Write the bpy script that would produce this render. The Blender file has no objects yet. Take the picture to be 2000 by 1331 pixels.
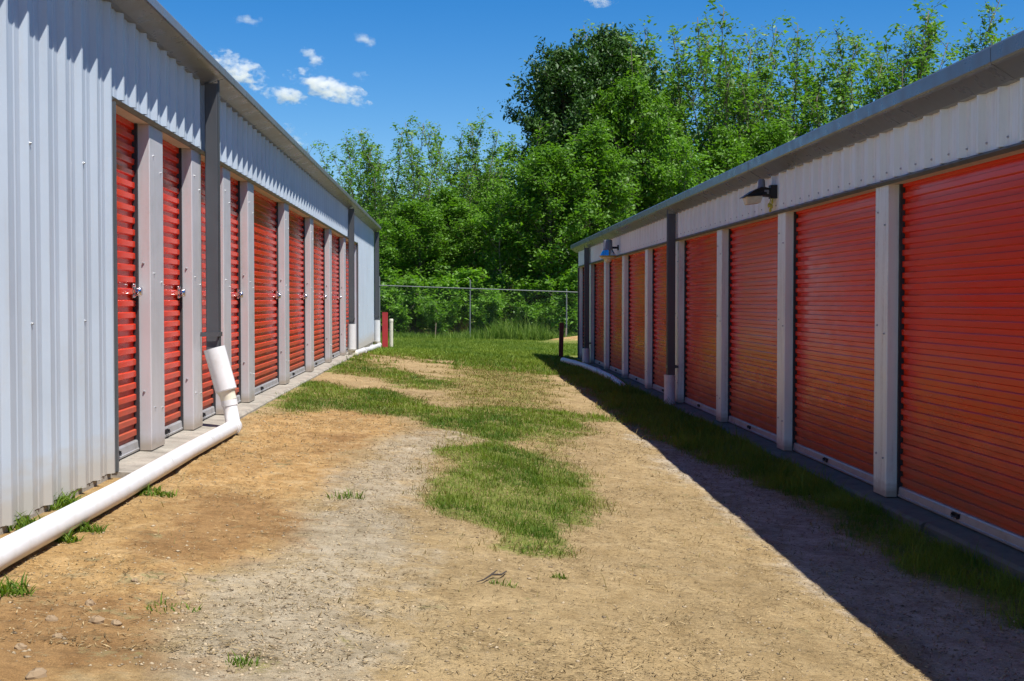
import bpy, math, random
import numpy as np
from mathutils import Vector, Matrix

SC = bpy.context.scene
COL = SC.collection
E = 1.5                                   # eye height above the right-hand ground
F_PX = 2600.0                             # focal length in pixels of the 2000 px wide picture
VPX, VPY = 887.0, 588.0
rng = np.random.default_rng(7)
random.seed(7)

# ------------------------------------------------------------------ helpers
def tag(o, label=None, cat=None, group=None, kind=None):
    if label: o['label'] = label
    if cat: o['category'] = cat
    if group: o['group'] = group
    if kind: o['kind'] = kind
    return o

def empty(name, loc=(0, 0, 0), rz=0.0):
    o = bpy.data.objects.new(name, None)
    o.empty_display_size = 0.2
    COL.objects.link(o)
    o.location = loc
    o.rotation_euler = (0, 0, rz)
    return o

class MB:
    def __init__(s):
        s.v, s.f, s.m = [], [], []
    def add(s, vs, fs, mi=0):
        b = len(s.v)
        s.v.extend([tuple(map(float, p)) for p in vs])
        for f in fs:
            s.f.append(tuple(i + b for i in f)); s.m.append(mi)
        return s
    def box(s, x0, x1, y0, y1, z0, z1, mi=0):
        vs = [(x, y, z) for x in (x0, x1) for y in (y0, y1) for z in (z0, z1)]
        return s.add(vs, [(0, 1, 3, 2), (4, 6, 7, 5), (0, 4, 5, 1), (2, 3, 7, 6), (0, 2, 6, 4), (1, 5, 7, 3)], mi)
    def bbox(s, x0, x1, y0, y1, z0, z1, c=0.004, mi=0):
        # box whose vertical edges are chamfered
        pts = [(x0 + c, y0), (x1 - c, y0), (x1, y0 + c), (x1, y1 - c), (x1 - c, y1), (x0 + c, y1), (x0, y1 - c), (x0, y0 + c)]
        vs = [(x, y, z0) for x, y in pts] + [(x, y, z1) for x, y in pts]
        n = 8
        fs = [(i, (i + 1) % n, (i + 1) % n + n, i + n) for i in range(n)] + [tuple(range(n))[::-1], tuple(range(n, 2 * n))]
        return s.add(vs, fs, mi)
    def prism(s, prof, t0, t1, mi=0, cap=True):
        # prof = closed list of (x, z) drawn along y
        n = len(prof)
        vs = [(x, t0, z) for x, z in prof] + [(x, t1, z) for x, z in prof]
        fs = [(i, (i + 1) % n, (i + 1) % n + n, i + n) for i in range(n)]
        if cap: fs += [tuple(range(n))[::-1], tuple(range(n, 2 * n))]
        return s.add(vs, fs, mi)
    def tube(s, path, rad, n=10, cap=True, mi=0):
        path = [Vector(p) for p in path]
        if not hasattr(rad, '__len__'): rad = [rad] * len(path)
        vs, fs = [], []
        ref = None
        for i, p in enumerate(path):
            d = (path[min(i + 1, len(path) - 1)] - path[max(i - 1, 0)]).normalized()
            if ref is None:
                ref = Vector((0, 0, 1)) if abs(d.z) < 0.9 else Vector((1, 0, 0))
            u = d.cross(ref).normalized(); w = u.cross(d).normalized()
            ref = w
            for k in range(n):
                a = 2 * math.pi * k / n
                vs.append(p + (u * math.cos(a) + w * math.sin(a)) * rad[i])
        for i in range(len(path) - 1):
            for k in range(n):
                fs.append((i * n + k, i * n + (k + 1) % n, (i + 1) * n + (k + 1) % n, (i + 1) * n + k))
        if cap:
            fs.append(tuple(range(n))[::-1]); fs.append(tuple(range((len(path) - 1) * n, len(path) * n)))
        return s.add(vs, fs, mi)
    def lathe(s, prof, c=(0, 0, 0), axis='z', n=20, mi=0, cap=True):
        vs, fs = [], []
        for r, h in prof:
            for k in range(n):
                a = 2 * math.pi * k / n
                q = (r * math.cos(a), r * math.sin(a))
                if axis == 'z': vs.append((c[0] + q[0], c[1] + q[1], c[2] + h))
                elif axis == 'x': vs.append((c[0] + h, c[1] + q[0], c[2] + q[1]))
                else: vs.append((c[0] + q[0], c[1] + h, c[2] + q[1]))
        for i in range(len(prof) - 1):
            for k in range(n):
                fs.append((i * n + k, i * n + (k + 1) % n, (i + 1) * n + (k + 1) % n, (i + 1) * n + k))
        if cap:
            fs.append(tuple(range(n))[::-1]); fs.append(tuple(range((len(prof) - 1) * n, len(prof) * n)))
        return s.add(vs, fs, mi)
    def build(s, name, mats, parent=None, loc=(0, 0, 0), smooth=False, recalc=True):
        me = bpy.data.meshes.new(name)
        me.from_pydata([(x - loc[0], y - loc[1], z - loc[2]) for x, y, z in s.v], [], s.f)
        if not isinstance(mats, (list, tuple)): mats = [mats]
        for m in mats: me.materials.append(m)
        me.polygons.foreach_set('material_index', s.m)
        if recalc:
            import bmesh
            bm = bmesh.new(); bm.from_mesh(me)
            bmesh.ops.recalc_face_normals(bm, faces=bm.faces)
            bm.to_mesh(me); bm.free()
        if smooth:
            me.polygons.foreach_set('use_smooth', [True] * len(me.polygons))
            me.set_sharp_from_angle(angle=math.radians(40))
        me.update()
        o = bpy.data.objects.new(name, me)
        COL.objects.link(o)
        o.location = loc
        if parent: o.parent = parent
        return o

def raw_mesh(name, V, faces_n, mats, attr=None, smooth=False):
    """numpy verts (N,3) and an int array of faces (M,k) -> mesh"""
    me = bpy.data.meshes.new(name)
    V = np.ascontiguousarray(V, dtype=np.float32); Fc = np.ascontiguousarray(faces_n, dtype=np.int32)
    M, k = Fc.shape
    me.vertices.add(len(V)); me.vertices.foreach_set('co', V.ravel())
    me.loops.add(M * k); me.loops.foreach_set('vertex_index', Fc.ravel())
    me.polygons.add(M)
    me.polygons.foreach_set('loop_start', np.arange(0, M * k, k, dtype=np.int32))
    me.polygons.foreach_set('loop_total', np.full(M, k, dtype=np.int32))
    if smooth: me.polygons.foreach_set('use_smooth', np.ones(M, dtype=bool))
    for m in (mats if isinstance(mats, (list, tuple)) else [mats]): me.materials.append(m)
    me.update(calc_edges=True); me.validate()
    if attr:
        for an, arr in attr.items():
            arr = np.ascontiguousarray(arr, dtype=np.float32)
            if arr.ndim == 1:
                a = me.attributes.new(an, 'FLOAT', 'POINT'); a.data.foreach_set('value', arr)
            else:
                a = me.attributes.new(an, 'FLOAT_COLOR', 'POINT'); a.data.foreach_set('color', arr.ravel())
    return me

def link_mesh(name, me, parent=None, loc=(0, 0, 0)):
    o = bpy.data.objects.new(name, me); COL.objects.link(o); o.location = loc
    if parent: o.parent = parent
    return o

def copy_tree(o, parent=None):
    c = o.copy(); COL.objects.link(c); c.parent = parent
    for ch in list(o.children): copy_tree(ch, c)
    return c

# ------------------------------------------------------------------ numpy noise
def _h(ix, iy, seed):
    h = (ix.astype(np.int64) * 374761393 + iy.astype(np.int64) * 668265263 + seed * 974711) & 0xFFFFFFFF
    h = ((h ^ (h >> 13)) * 1274126177) & 0xFFFFFFFF
    h = h ^ (h >> 16)
    return (h & 0xFFFF) / 65535.0
def vnoise(x, y, seed=0):
    x = np.asarray(x, float); y = np.asarray(y, float)
    ix = np.floor(x); iy = np.floor(y); fx = x - ix; fy = y - iy
    fx = fx * fx * (3 - 2 * fx); fy = fy * fy * (3 - 2 * fy)
    a = _h(ix, iy, seed); b = _h(ix + 1, iy, seed); c = _h(ix, iy + 1, seed); d = _h(ix + 1, iy + 1, seed)
    return (a * (1 - fx) + b * fx) * (1 - fy) + (c * (1 - fx) + d * fx) * fy
def fbm(x, y, seed=0, o=4):
    r = 0; a = 0.5; t = 0
    for i in range(o):
        r = r + a * vnoise(x, y, seed + i * 17); t += a
        x = np.asarray(x) * 2.03; y = np.asarray(y) * 2.03; a *= 0.5
    return r / t
def sstep(a, b, x):
    t = np.clip((np.asarray(x, float) - a) / (b - a), 0, 1)
    return t * t * (3 - 2 * t)

# ------------------------------------------------------------------ terrain
XL, XR = -2.15, 3.17                       # the two facing walls
ZSL, ZSR = E - 1.064, E - 1.442            # slab tops
def ground_base(x, y):
    x = np.asarray(x, float); y = np.asarray(y, float)
    zl = np.interp(y, [-5, 9, 28, 36, 50, 60], [0.40, 0.39, 0.39, 0.27, 0.06, 0.0])
    zc = np.interp(y, [-5, 5, 13, 32, 50, 60], [0.17, 0.19, 0.23, 0.21, 0.03, 0.0])
    zs = np.interp(y, [-5, 5, 13, 32, 50, 60], [-0.05, -0.03, 0.07, 0.11, 0.0, 0.0])
    zr = np.interp(y, [-5, 5, 13, 32, 50, 60], [-0.06, -0.05, 0.01, 0.02, -0.05, -0.05])
    w = lambda a, b: np.clip((x - a) / (b - a), 0, 1)
    z = zl + (zc - zl) * w(-2.1, 0.0)
    z = np.where(x > 0, zc + (zs - zc) * w(0.0, 1.92), z)
    z = np.where(x > 1.92, zs + (zr - zs) * w(1.92, 3.1), z)
    return z
def ground_z(x, y):
    x = np.asarray(x, float); y = np.asarray(y, float)
    n = (fbm(x * 0.9, y * 0.6, 3, 4) - 0.5) * 0.05 + (fbm(x * 5, y * 3.5, 11, 3) - 0.5) * 0.024
    inside = sstep(-2.25, -1.7, x) * (1 - sstep(2.6, 3.1, x))
    n = n + (fbm(x * 11, y * 11, 33, 2) - 0.5) * 0.020 * sstep(-2.2, -1.9, x) * (1 - 0.55 * sstep(-0.6, 0.6, x)) * (y < 16)
    near = np.where(y < 45, 1.0, 0.6)
    return ground_base(x, y) + n * (0.25 + 0.75 * inside) * near
A_YAW = math.atan((1000 - VPX) / F_PX)
B_PIT = math.atan((665.5 - VPY) / F_PX)
ca, sa, cb, sb = math.cos(A_YAW), math.sin(A_YAW), math.cos(B_PIT), math.sin(B_PIT)
FWD = np.array([sa * cb, ca * cb, -sb]); RGT = np.array([ca, -sa, 0]); UPV = np.array([sa * sb, ca * sb, cb])
def ray(px, py):
    d = FWD + RGT * ((px - 1000) / F_PX) + UPV * ((665.5 - py) / F_PX)
    return d / d[1]
def on_ground(px, py):
    """where a sight line over the photograph meets the terrain (surveying, used once to place marks on the ground)"""
    d = ray(px, py); z = 0.2
    for _ in range(12):
        t = (z - E) / d[2]
        z = 0.5 * z + 0.5 * float(ground_base(d[0] * t, d[1] * t))
    return d[0] * t, d[1] * t

def poly_sd(P, x, y):
    """signed distance (positive inside) to polygon P"""
    x = np.asarray(x, float); y = np.asarray(y, float)
    d2 = np.full(x.shape, 1e9); ins = np.zeros(x.shape, bool)
    n = len(P)
    for i in range(n):
        x0, y0 = P[i]; x1, y1 = P[(i + 1) % n]
        ex, ey = x1 - x0, y1 - y0
        L = ex * ex + ey * ey + 1e-12
        t = np.clip(((x - x0) * ex + (y - y0) * ey) / L, 0, 1)
        d2 = np.minimum(d2, (x - x0 - t * ex) ** 2 + (y - y0 - t * ey) ** 2)
        c = ((y0 > y) != (y1 > y))
        xi = x0 + (y - y0) * ex / (ey if abs(ey) > 1e-12 else 1e-12)
        ins ^= (c & (x < xi))
    d = np.sqrt(d2)
    return np.where(ins, d, -d)
def gp(pts): return [on_ground(*p) for p in pts]
def z6(pts): return gp([(500 + a / 2.857, 640 + b / 2.857) for a, b in pts])
GRASS = [
    (gp([(838, 895), (900, 868), (985, 870), (1060, 890), (1110, 915), (1135, 950), (1150, 990), (1165, 1025), (1130, 1042), (1088, 1052), (1112, 1082), (1040, 1088), (985, 1078), (980, 1050), (920, 1030), (870, 1010), (848, 985), (858, 930)]), 0.10, 1.0),
    (z6([(0, 470), (80, 420), (200, 350), (300, 300), (480, 340), (700, 350), (800, 380), (870, 430), (1000, 445), (1150, 440), (1500, 450), (1800, 470), (1900, 510), (1900, 545), (1700, 605), (1450, 640), (1200, 600), (1000, 560), (880, 520), (700, 490), (450, 460), (150, 458)]), 0.16, 1.0),
    (z6([(380, 240), (500, 170), (620, 165), (650, 225), (800, 232), (900, 262), (1050, 300), (1080, 330), (1000, 345), (850, 340), (750, 310), (620, 280), (480, 262)]), 0.25, 0.9),
    (gp([(1040, 697), (1130, 690), (1215, 742), (1300, 792), (1420, 846), (1560, 908), (1740, 1000), (2060, 1150), (2060, 1240), (1900, 1165), (1800, 1120), (1600, 1000), (1480, 935), (1350, 885), (1250, 838), (1150, 765)]), 0.14, 1.0),
]
BARE = [
    z6([(620, 150), (780, 165), (960, 210), (1100, 262), (1080, 275), (860, 222), (650, 170)]),
    z6([(330, 262), (480, 262), (640, 300), (820, 352), (1060, 360), (1150, 430), (1000, 445), (870, 428), (800, 376), (700, 348), (470, 338), (340, 300)]),
    z6([(1580, 330), (1700, 340), (1850, 470), (1700, 462), (1600, 420)]),
]
DRY = z6([(1080, 180), (1560, 170), (1640, 300), (1560, 430), (1200, 445), (1120, 330)])
DIRT = gp([(-200, 1150), (120, 960), (460, 840), (640, 780), (760, 800), (800, 830), (700, 880), (640, 960), (560, 1010), (545, 1080), (420, 1120), (330, 1170), (280, 1240), (310, 1331), (280, 1450), (-300, 1450)])
MUD = [gp([(380, 960), (520, 965), (560, 1010), (550, 1060), (470, 1080), (330, 1110), (250, 1090), (300, 1010)]),
       gp([(-50, 1150), (200, 1160), (330, 1180), (280, 1240), (300, 1290), (150, 1340), (-100, 1340)]),
       gp([(620, 850), (700, 850), (690, 880), (640, 900)])]
PALE = gp([(900, 830), (960, 850), (860, 900), (800, 980), (780, 1080), (720, 1180), (660, 1331), (640, 1450), (300, 1450), (330, 1250), (420, 1130), (560, 1090), (600, 1000), (680, 920), (760, 860)])
SHADEG = gp([(1230, 850), (1330, 880), (1480, 935), (1600, 1000), (1800, 1120), (2060, 1240), (2060, 1500), (1900, 1400), (1700, 1230), (1450, 1010)])
def edge_noise(x, y): return (fbm(np.asarray(x) * 2.6, np.asarray(y) * 1.6, 21, 6) - 0.5) * 1.15
def grassiness(x, y):
    x = np.asarray(x, float); y = np.asarray(y, float)
    en = edge_noise(x, y)
    g = np.zeros(x.shape)
    for P, soft, amt in GRASS:
        sd = poly_sd(P, x, y)
        g = np.maximum(g, amt * sstep(-soft * 1.7, soft * 1.7, sd + en * (soft * 4.6 if P is not GRASS[3][0] else soft * 2.6) + soft * 0.15))
    far = sstep(24.5, 30.5, y + en * 9 + np.where(x > 0, 2.0, 0.0))
    far = far * np.where((x > -2.2) | (y > 34), 1.0, 0)
    for P in BARE:
        far = far * (1 - 0.9 * sstep(-0.25, 0.3, poly_sd(P, x, y) + en * 1.0))
    dry = sstep(-0.4, 0.5, poly_sd(DRY, x, y) + en * 1.6)
    g = np.maximum(g, far)
    strip = sstep(0.75, 0.35, np.abs(x - 0.35 - 0.02 * y) + en * 0.8) * sstep(9.5, 13, y)
    g = np.maximum(g, 0.34 * strip)
    g = np.maximum(g, 0.40 * dry)
    return np.clip(g, 0, 1)

# ------------------------------------------------------------------ materials
def nodes_of(name):
    m = bpy.data.materials.new(name); m.use_nodes = True
    nt = m.node_tree
    return m, nt, nt.nodes, nt.links, nt.nodes['Principled BSDF']
def N(nt, typ, **kw):
    n = nt.nodes.new(typ)
    for k, v in kw.items():
        if k in n.inputs: n.inputs[k].default_value = v
        else: setattr(n, k, v)
    return n
def noise(nt, vec, scale, detail=4.0, rough=0.55):
    n = N(nt, 'ShaderNodeTexNoise', Scale=scale, Detail=detail, Roughness=rough)
    if vec is not None: nt.links.new(vec, n.inputs['Vector'])
    return n.outputs['Fac']
def ramp(nt, fac, stops):
    r = nt.nodes.new('ShaderNodeValToRGB')
    el = r.color_ramp.elements
    while len(el) > 1: el.remove(el[-1])
    el[0].position, el[0].color = stops[0][0], (*stops[0][1], 1) if len(stops[0][1]) == 3 else stops[0][1]
    for p, c in stops[1:]:
        e = el.new(p); e.color = (*c, 1)
    nt.links.new(fac, r.inputs['Fac'])
    return r.outputs['Color']
def g3(v): return (v, v, v)
def mix(nt, fac, a, b, mode='MIX'):
    n = nt.nodes.new('ShaderNodeMix'); n.data_type = 'RGBA'; n.blend_type = mode
    for sock, val in ((n.inputs[0], fac), (n.inputs[6], a), (n.inputs[7], b)):
        if isinstance(val, (int, float)): sock.default_value = val
        elif isinstance(val, tuple): sock.default_value = (*val, 1)
        else: nt.links.new(val, sock)
    return n.outputs[2]
def math_(nt, op, a, b=None, c=None):
    n = nt.nodes.new('ShaderNodeMath'); n.operation = op
    for i, val in enumerate((a, b, c)):
        if val is None: continue
        if isinstance(val, (int, float)): n.inputs[i].default_value = val
        else: nt.links.new(val, n.inputs[i])
    return n.outputs[0]
def mapping(nt, vec, scale=(1, 1, 1), loc=(0, 0, 0)):
    n = nt.nodes.new('ShaderNodeMapping')
    n.inputs['Scale'].default_value = scale; n.inputs['Location'].default_value = loc
    nt.links.new(vec, n.inputs['Vector'])
    return n.outputs['Vector']
def objvec(nt): return nt.nodes.new('ShaderNodeTexCoord').outputs['Object']
def geopos(nt): return nt.nodes.new('ShaderNodeNewGeometry').outputs['Position']
def bump(nt, h, strength, dist, bsdf):
    b = nt.nodes.new('ShaderNodeBump'); b.inputs['Strength'].default_value = strength; b.inputs['Distance'].default_value = dist
    nt.links.new(h, b.inputs['Height']); nt.links.new(b.outputs['Normal'], bsdf.inputs['Normal'])

def paint(name, col, rough=0.4, dirt=(0.30, 0.24, 0.17), dirt_amt=0.25, streak=True, metallic=0.0, low=None, spec=0.5):
    """painted steel with rain streaks, grime specks and (low) splashed dust over the bottom 'low' metres"""
    m, nt, nd, lk, b = nodes_of(name)
    v = geopos(nt)
    s1 = noise(nt, mapping(nt, v, (9, 9, 0.55) if streak else (3, 3, 3)), 2.2, 5)
    s2 = noise(nt, v, 34, 3)
    f = math_(nt, 'MULTIPLY', ramp(nt, s1, [(0.48, g3(0)), (0.74, g3(1))]), ramp(nt, s2, [(0.35, g3(0.3)), (0.7, g3(1))]))
    f = math_(nt, 'MULTIPLY', f, dirt_amt)
    c = mix(nt, f, col, dirt)
    tone = ramp(nt, noise(nt, v, 1.3, 3), [(0.3, g3(0.93)), (0.7, g3(1.05))])
    c = mix(nt, 1.0, c, tone, 'MULTIPLY')
    if low:
        o = objvec(nt); sep = nt.nodes.new('ShaderNodeSeparateXYZ'); lk.new(o, sep.inputs[0])
        h = math_(nt, 'SUBTRACT', 1.0, math_(nt, 'DIVIDE', sep.outputs[2], low))
        h = math_(nt, 'ADD', h, math_(nt, 'MULTIPLY', math_(nt, 'SUBTRACT', noise(nt, mapping(nt, v, (1, 2.5, 6)), 2.5, 4), 0.5), 0.9))
        h = ramp(nt, h, [(0.05, g3(0)), (0.75, g3(0.8))])
        c = mix(nt, h, c, dirt)
    lk.new(c, b.inputs['Base Color'])
    r = ramp(nt, noise(nt, v, 7, 3), [(0.3, g3(rough * 0.8)), (0.7, g3(min(1, rough * 1.3)))])
    lk.new(r, b.inputs['Roughness'])
    b.inputs['Metallic'].default_value = metallic
    b.inputs['Specular IOR Level'].default_value = spec
    bump(nt, noise(nt, mapping(nt, v, (1, 1, 0.6)), 2.2, 3), 0.12, 0.02, b)
    return m

M = {}
M['siding_sunlit'] = paint('sunlit_siding_paint', (0.435, 0.495, 0.555), 0.38, dirt=(0.42, 0.38, 0.31), dirt_amt=0.3, low=0.30)  # siding toned down to hold back the sun on the left wall
M['siding'] = paint('shaded_siding_paint', (0.84, 0.875, 0.80), 0.38, dirt=(0.42, 0.36, 0.28), dirt_amt=0.35)  # same siding lifted and greened against the bluish shade on the right
M['post'] = paint('shaded_casing_paint', (0.82, 0.87, 0.79), 0.42, dirt=(0.33, 0.27, 0.20), dirt_amt=0.55, low=0.12)  # casing lightened and greened to offset the shade on the right
M['post_sunlit'] = paint('sunlit_casing_paint', (0.505, 0.495, 0.50), 0.42, dirt=(0.33, 0.27, 0.20), dirt_amt=0.35, low=0.12)  # darker copy of the casing, offsets the sun on the left posts
M['soffit'] = paint('soffit_paint', (0.62, 0.58, 0.52), 0.6, dirt_amt=0.3, streak=False)
M['gutter'] = paint('gutter_paint', (0.15, 0.16, 0.175), 0.3, dirt=(0.13, 0.12, 0.11), dirt_amt=0.15, streak=False)
M['spout'] = paint('downspout_paint', (0.075, 0.08, 0.088), 0.38, dirt=(0.12, 0.10, 0.08), dirt_amt=0.3)
M['trim'] = paint('trim_paint', (0.09, 0.10, 0.105), 0.45, dirt_amt=0.2)
M['galv'] = paint('galvanised_bar', (0.40, 0.40, 0.40), 0.42, dirt=(0.20, 0.17, 0.13), dirt_amt=0.8, streak=False, metallic=0.3)
M['galvpipe'] = paint('galvanised_pipe', (0.19, 0.20, 0.20), 0.55, dirt_amt=0.2, metallic=0.3)
M['guide'] = paint('guide_dark', (0.025, 0.025, 0.03), 0.6, dirt_amt=0.2)
M['pvc'] = paint('white_pvc', (0.68, 0.68, 0.675), 0.34, dirt=(0.40, 0.32, 0.20), dirt_amt=0.35, streak=False)
M['pvcold'] = paint('cream_pvc', (0.70, 0.66, 0.52), 0.4, dirt=(0.25, 0.22, 0.14), dirt_amt=0.4, streak=False)
M['redpost'] = paint('red_post_paint', (0.40, 0.025, 0.03), 0.55, dirt=(0.12, 0.04, 0.03), dirt_amt=0.4)
M['darkred'] = paint('dark_red_post_paint', (0.13, 0.025, 0.02), 0.7, dirt=(0.06, 0.03, 0.02), dirt_amt=0.6)
M['black'] = paint('black_metal', (0.012, 0.012, 0.014), 0.45, dirt_amt=0.05)
M['greyplastic'] = paint('grey_plastic', (0.20, 0.20, 0.21), 0.5, dirt_amt=0.2)
M['yellow'] = paint('yellow_wire_nut', (0.62, 0.52, 0.05), 0.5, dirt_amt=0.2)
M['roof'] = paint('roof_paint', (0.55, 0.56, 0.57), 0.4, dirt_amt=0.3)
M['screw'] = paint('screw_zinc', (0.45, 0.46, 0.47), 0.35, dirt_amt=0.3, metallic=0.7)
M['rock'] = paint('tan_rock', (0.27, 0.19, 0.11), 0.95, dirt=(0.22, 0.14, 0.07), dirt_amt=0.7, streak=False)
M['wood'] = paint('weathered_wood', (0.30, 0.22, 0.15), 0.8, dirt_amt=0.5)

def simple(name, col, rough=0.5, metallic=0.0, **kw):
    m, nt, nd, lk, b = nodes_of(name)
    v = geopos(nt)
    c = mix(nt, 1.0, col, ramp(nt, noise(nt, v, 20, 3), [(0.3, g3(0.85)), (0.7, g3(1.1))]), 'MULTIPLY')
    lk.new(c, b.inputs['Base Color'])
    b.inputs['Roughness'].default_value = rough; b.inputs['Metallic'].default_value = metallic
    for k, val in kw.items(): b.inputs[k].default_value = val
    return m
M['chrome'] = simple('chrome', (0.62, 0.62, 0.64), 0.14, 1.0)
M['reflector'] = simple('reflector_metal', (0.55, 0.62, 0.72), 0.2, 0.9)
M['lens'] = simple('milky_lens', (0.66, 0.60, 0.46), 0.25)
M['amber'] = simple('amber_ring', (0.55, 0.34, 0.04), 0.3)

def door_mat():
    m, nt, nd, lk, b = nodes_of('door_red_paint')
    v = geopos(nt); o = objvec(nt)
    info = nt.nodes.new('ShaderNodeObjectInfo')
    c = mix(nt, info.outputs['Random'], (0.70, 0.026, 0.007), (0.77, 0.042, 0.010))
    fade = ramp(nt, noise(nt, mapping(nt, v, (1, 0.5, 2.5)), 1.6, 5), [(0.35, g3(0)), (0.75, g3(0.6))])
    c = mix(nt, fade, c, (0.66, 0.062, 0.020))
    sep = nt.nodes.new('ShaderNodeSeparateXYZ'); lk.new(o, sep.inputs[0])
    h = math_(nt, 'SUBTRACT', 1.0, math_(nt, 'DIVIDE', sep.outputs[2], 1.0))
    h = math_(nt, 'ADD', h, math_(nt, 'MULTIPLY', math_(nt, 'SUBTRACT', noise(nt, mapping(nt, v, (1, 1.2, 9)), 2.2, 5), 0.5), 1.1))
    dust = ramp(nt, h, [(0.15, g3(0)), (0.95, g3(0.66))])
    c = mix(nt, dust, c, (0.20, 0.115, 0.065))
    sp = ramp(nt, noise(nt, v, 60, 2), [(0.74, g3(0)), (0.84, g3(0.06))])
    c = mix(nt, sp, c, (0.30, 0.16, 0.10))
    lk.new(c, b.inputs['Base Color'])
    r = math_(nt, 'ADD', ramp(nt, noise(nt, mapping(nt, v, (1, 1, 3)), 3, 4), [(0.3, g3(0.14)), (0.7, g3(0.24))]), math_(nt, 'MULTIPLY', dust, 0.5))
    lk.new(r, b.inputs['Roughness'])
    b.inputs['Specular IOR Level'].default_value = 0.16
    bump(nt, noise(nt, mapping(nt, v, (1, 0.8, 2)), 1.6, 1), 0.10, 0.02, b)
    return m
M['door'] = door_mat()

def concrete_mat():
    m, nt, nd, lk, b = nodes_of('concrete')
    v = geopos(nt)
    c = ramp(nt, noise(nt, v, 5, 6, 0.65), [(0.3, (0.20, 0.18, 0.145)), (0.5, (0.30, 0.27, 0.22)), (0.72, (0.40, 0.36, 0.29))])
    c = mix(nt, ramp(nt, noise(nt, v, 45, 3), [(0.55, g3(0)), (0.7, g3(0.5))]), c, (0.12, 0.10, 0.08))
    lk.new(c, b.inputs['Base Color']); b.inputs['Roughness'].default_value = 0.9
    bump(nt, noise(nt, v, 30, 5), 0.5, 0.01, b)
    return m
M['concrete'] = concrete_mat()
M['concrete_dark'] = paint('dark_concrete', (0.15, 0.135, 0.10), 0.9, dirt=(0.05, 0.045, 0.035), dirt_amt=0.8, streak=False)  # darker than the left slab, with darker blotches

def ground_mat():
    m, nt, nd, lk, b = nodes_of('ground_soil')
    v = objvec(nt)
    a1 = nt.nodes.new('ShaderNodeAttribute'); a1.attribute_name = 'zone'
    a2 = nt.nodes.new('ShaderNodeAttribute'); a2.attribute_name = 'zone2'
    s1 = nt.nodes.new('ShaderNodeSeparateColor'); lk.new(a1.outputs['Color'], s1.inputs[0])
    s2 = nt.nodes.new('ShaderNodeSeparateColor'); lk.new(a2.outputs['Color'], s2.inputs[0])
    big = noise(nt, v, 1.1, 5); mid = noise(nt, mapping(nt, v, (1, 0.6, 1)), 7, 6, 0.62); fine = noise(nt, mapping(nt, v, (0.85, 1, 1)), 48, 5, 0.75); grit = noise(nt, v, 190, 2, 0.7)
    pert = math_(nt, 'MULTIPLY', math_(nt, 'SUBTRACT', noise(nt, mapping(nt, v, (0.9, 0.8, 1)), 4.0, 9, 0.78), 0.5), 2.6)
    def w(sock, lo=0.22, hi=0.78):
        x = math_(nt, 'ADD', sock, pert)
        return ramp(nt, x, [(lo, g3(0)), (hi, g3(1))])
    sand = ramp(nt, mid, [(0.3, (0.2688, 0.1872, 0.0869)), (0.55, (0.3360, 0.2418, 0.1198)), (0.75, (0.3696, 0.2730, 0.1457))])
    dirt = ramp(nt, mid, [(0.25, (0.2418, 0.1368, 0.0496)), (0.5, (0.3666, 0.2268, 0.0899)), (0.75, (0.4836, 0.3240, 0.1519))])
    mud = ramp(nt, mid, [(0.3, (0.1998, 0.1085, 0.0409)), (0.7, (0.3182, 0.1890, 0.0775))])
    pale = ramp(nt, mid, [(0.3, (0.27, 0.215, 0.133)), (0.55, (0.355, 0.29, 0.193)), (0.75, (0.405, 0.345, 0.248))])
    soil = ramp(nt, noise(nt, v, 16, 5, 0.7), [(0.3, (0.1700, 0.1276, 0.0480)), (0.5, (0.1445, 0.1760, 0.0320)), (0.62, (0.2040, 0.1936, 0.0560)), (0.8, (0.3060, 0.2464, 0.1040))])
    drys = ramp(nt, mid, [(0.3, (0.1615, 0.1148, 0.0336)), (0.7, (0.2890, 0.2167, 0.0760))])
    dg = ramp(nt, mid, [(0.3, (0.2890, 0.2338, 0.1658)), (0.7, (0.5100, 0.4335, 0.3230))])  # strip gravel lightened and warmed to offset the shade it lies in
    c = mix(nt, w(s2.outputs[0]), sand, dirt)
    c = mix(nt, w(s1.outputs[1]), c, pale)
    c = mix(nt, w(s1.outputs[2]), c, mud)
    c = mix(nt, w(s2.outputs[2]), c, dg)
    c = mix(nt, w(s2.outputs[1]), c, drys)
    c = mix(nt, w(s1.outputs[0], 0.25, 0.75), c, soil)
    c = mix(nt, 1.0, c, ramp(nt, fine, [(0.28, g3(0.50)), (0.42, g3(0.96)), (0.6, g3(1.08)), (0.76, g3(1.32))]), 'MULTIPLY')
    c = mix(nt, 1.0, c, ramp(nt, grit, [(0.3, g3(0.72)), (0.5, g3(1.0)), (0.72, g3(1.25))]), 'MULTIPLY')
    c = mix(nt, 1.0, c, ramp(nt, noise(nt, mapping(nt, v, (0.7, 1, 1)), 17, 6, 0.72), [(0.3, g3(0.72)), (0.46, g3(1.0)), (0.56, g3(1.08)), (0.72, g3(1.26))]), 'MULTIPLY')
    c = mix(nt, 1.0, c, ramp(nt, big, [(0.3, g3(0.86)), (0.7, g3(1.12))]), 'MULTIPLY')
    lk.new(c, b.inputs['Base Color']); b.inputs['Roughness'].default_value = 0.95
    b.inputs['Specular IOR Level'].default_value = 0.15
    hh = math_(nt, 'ADD', math_(nt, 'MULTIPLY', fine, 0.7), math_(nt, 'ADD', math_(nt, 'MULTIPLY', grit, 0.3), math_(nt, 'MULTIPLY', mid, 1.0)))
    bump(nt, hh, 0.8, 0.03, b)
    return m
M['ground'] = ground_mat()

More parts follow.
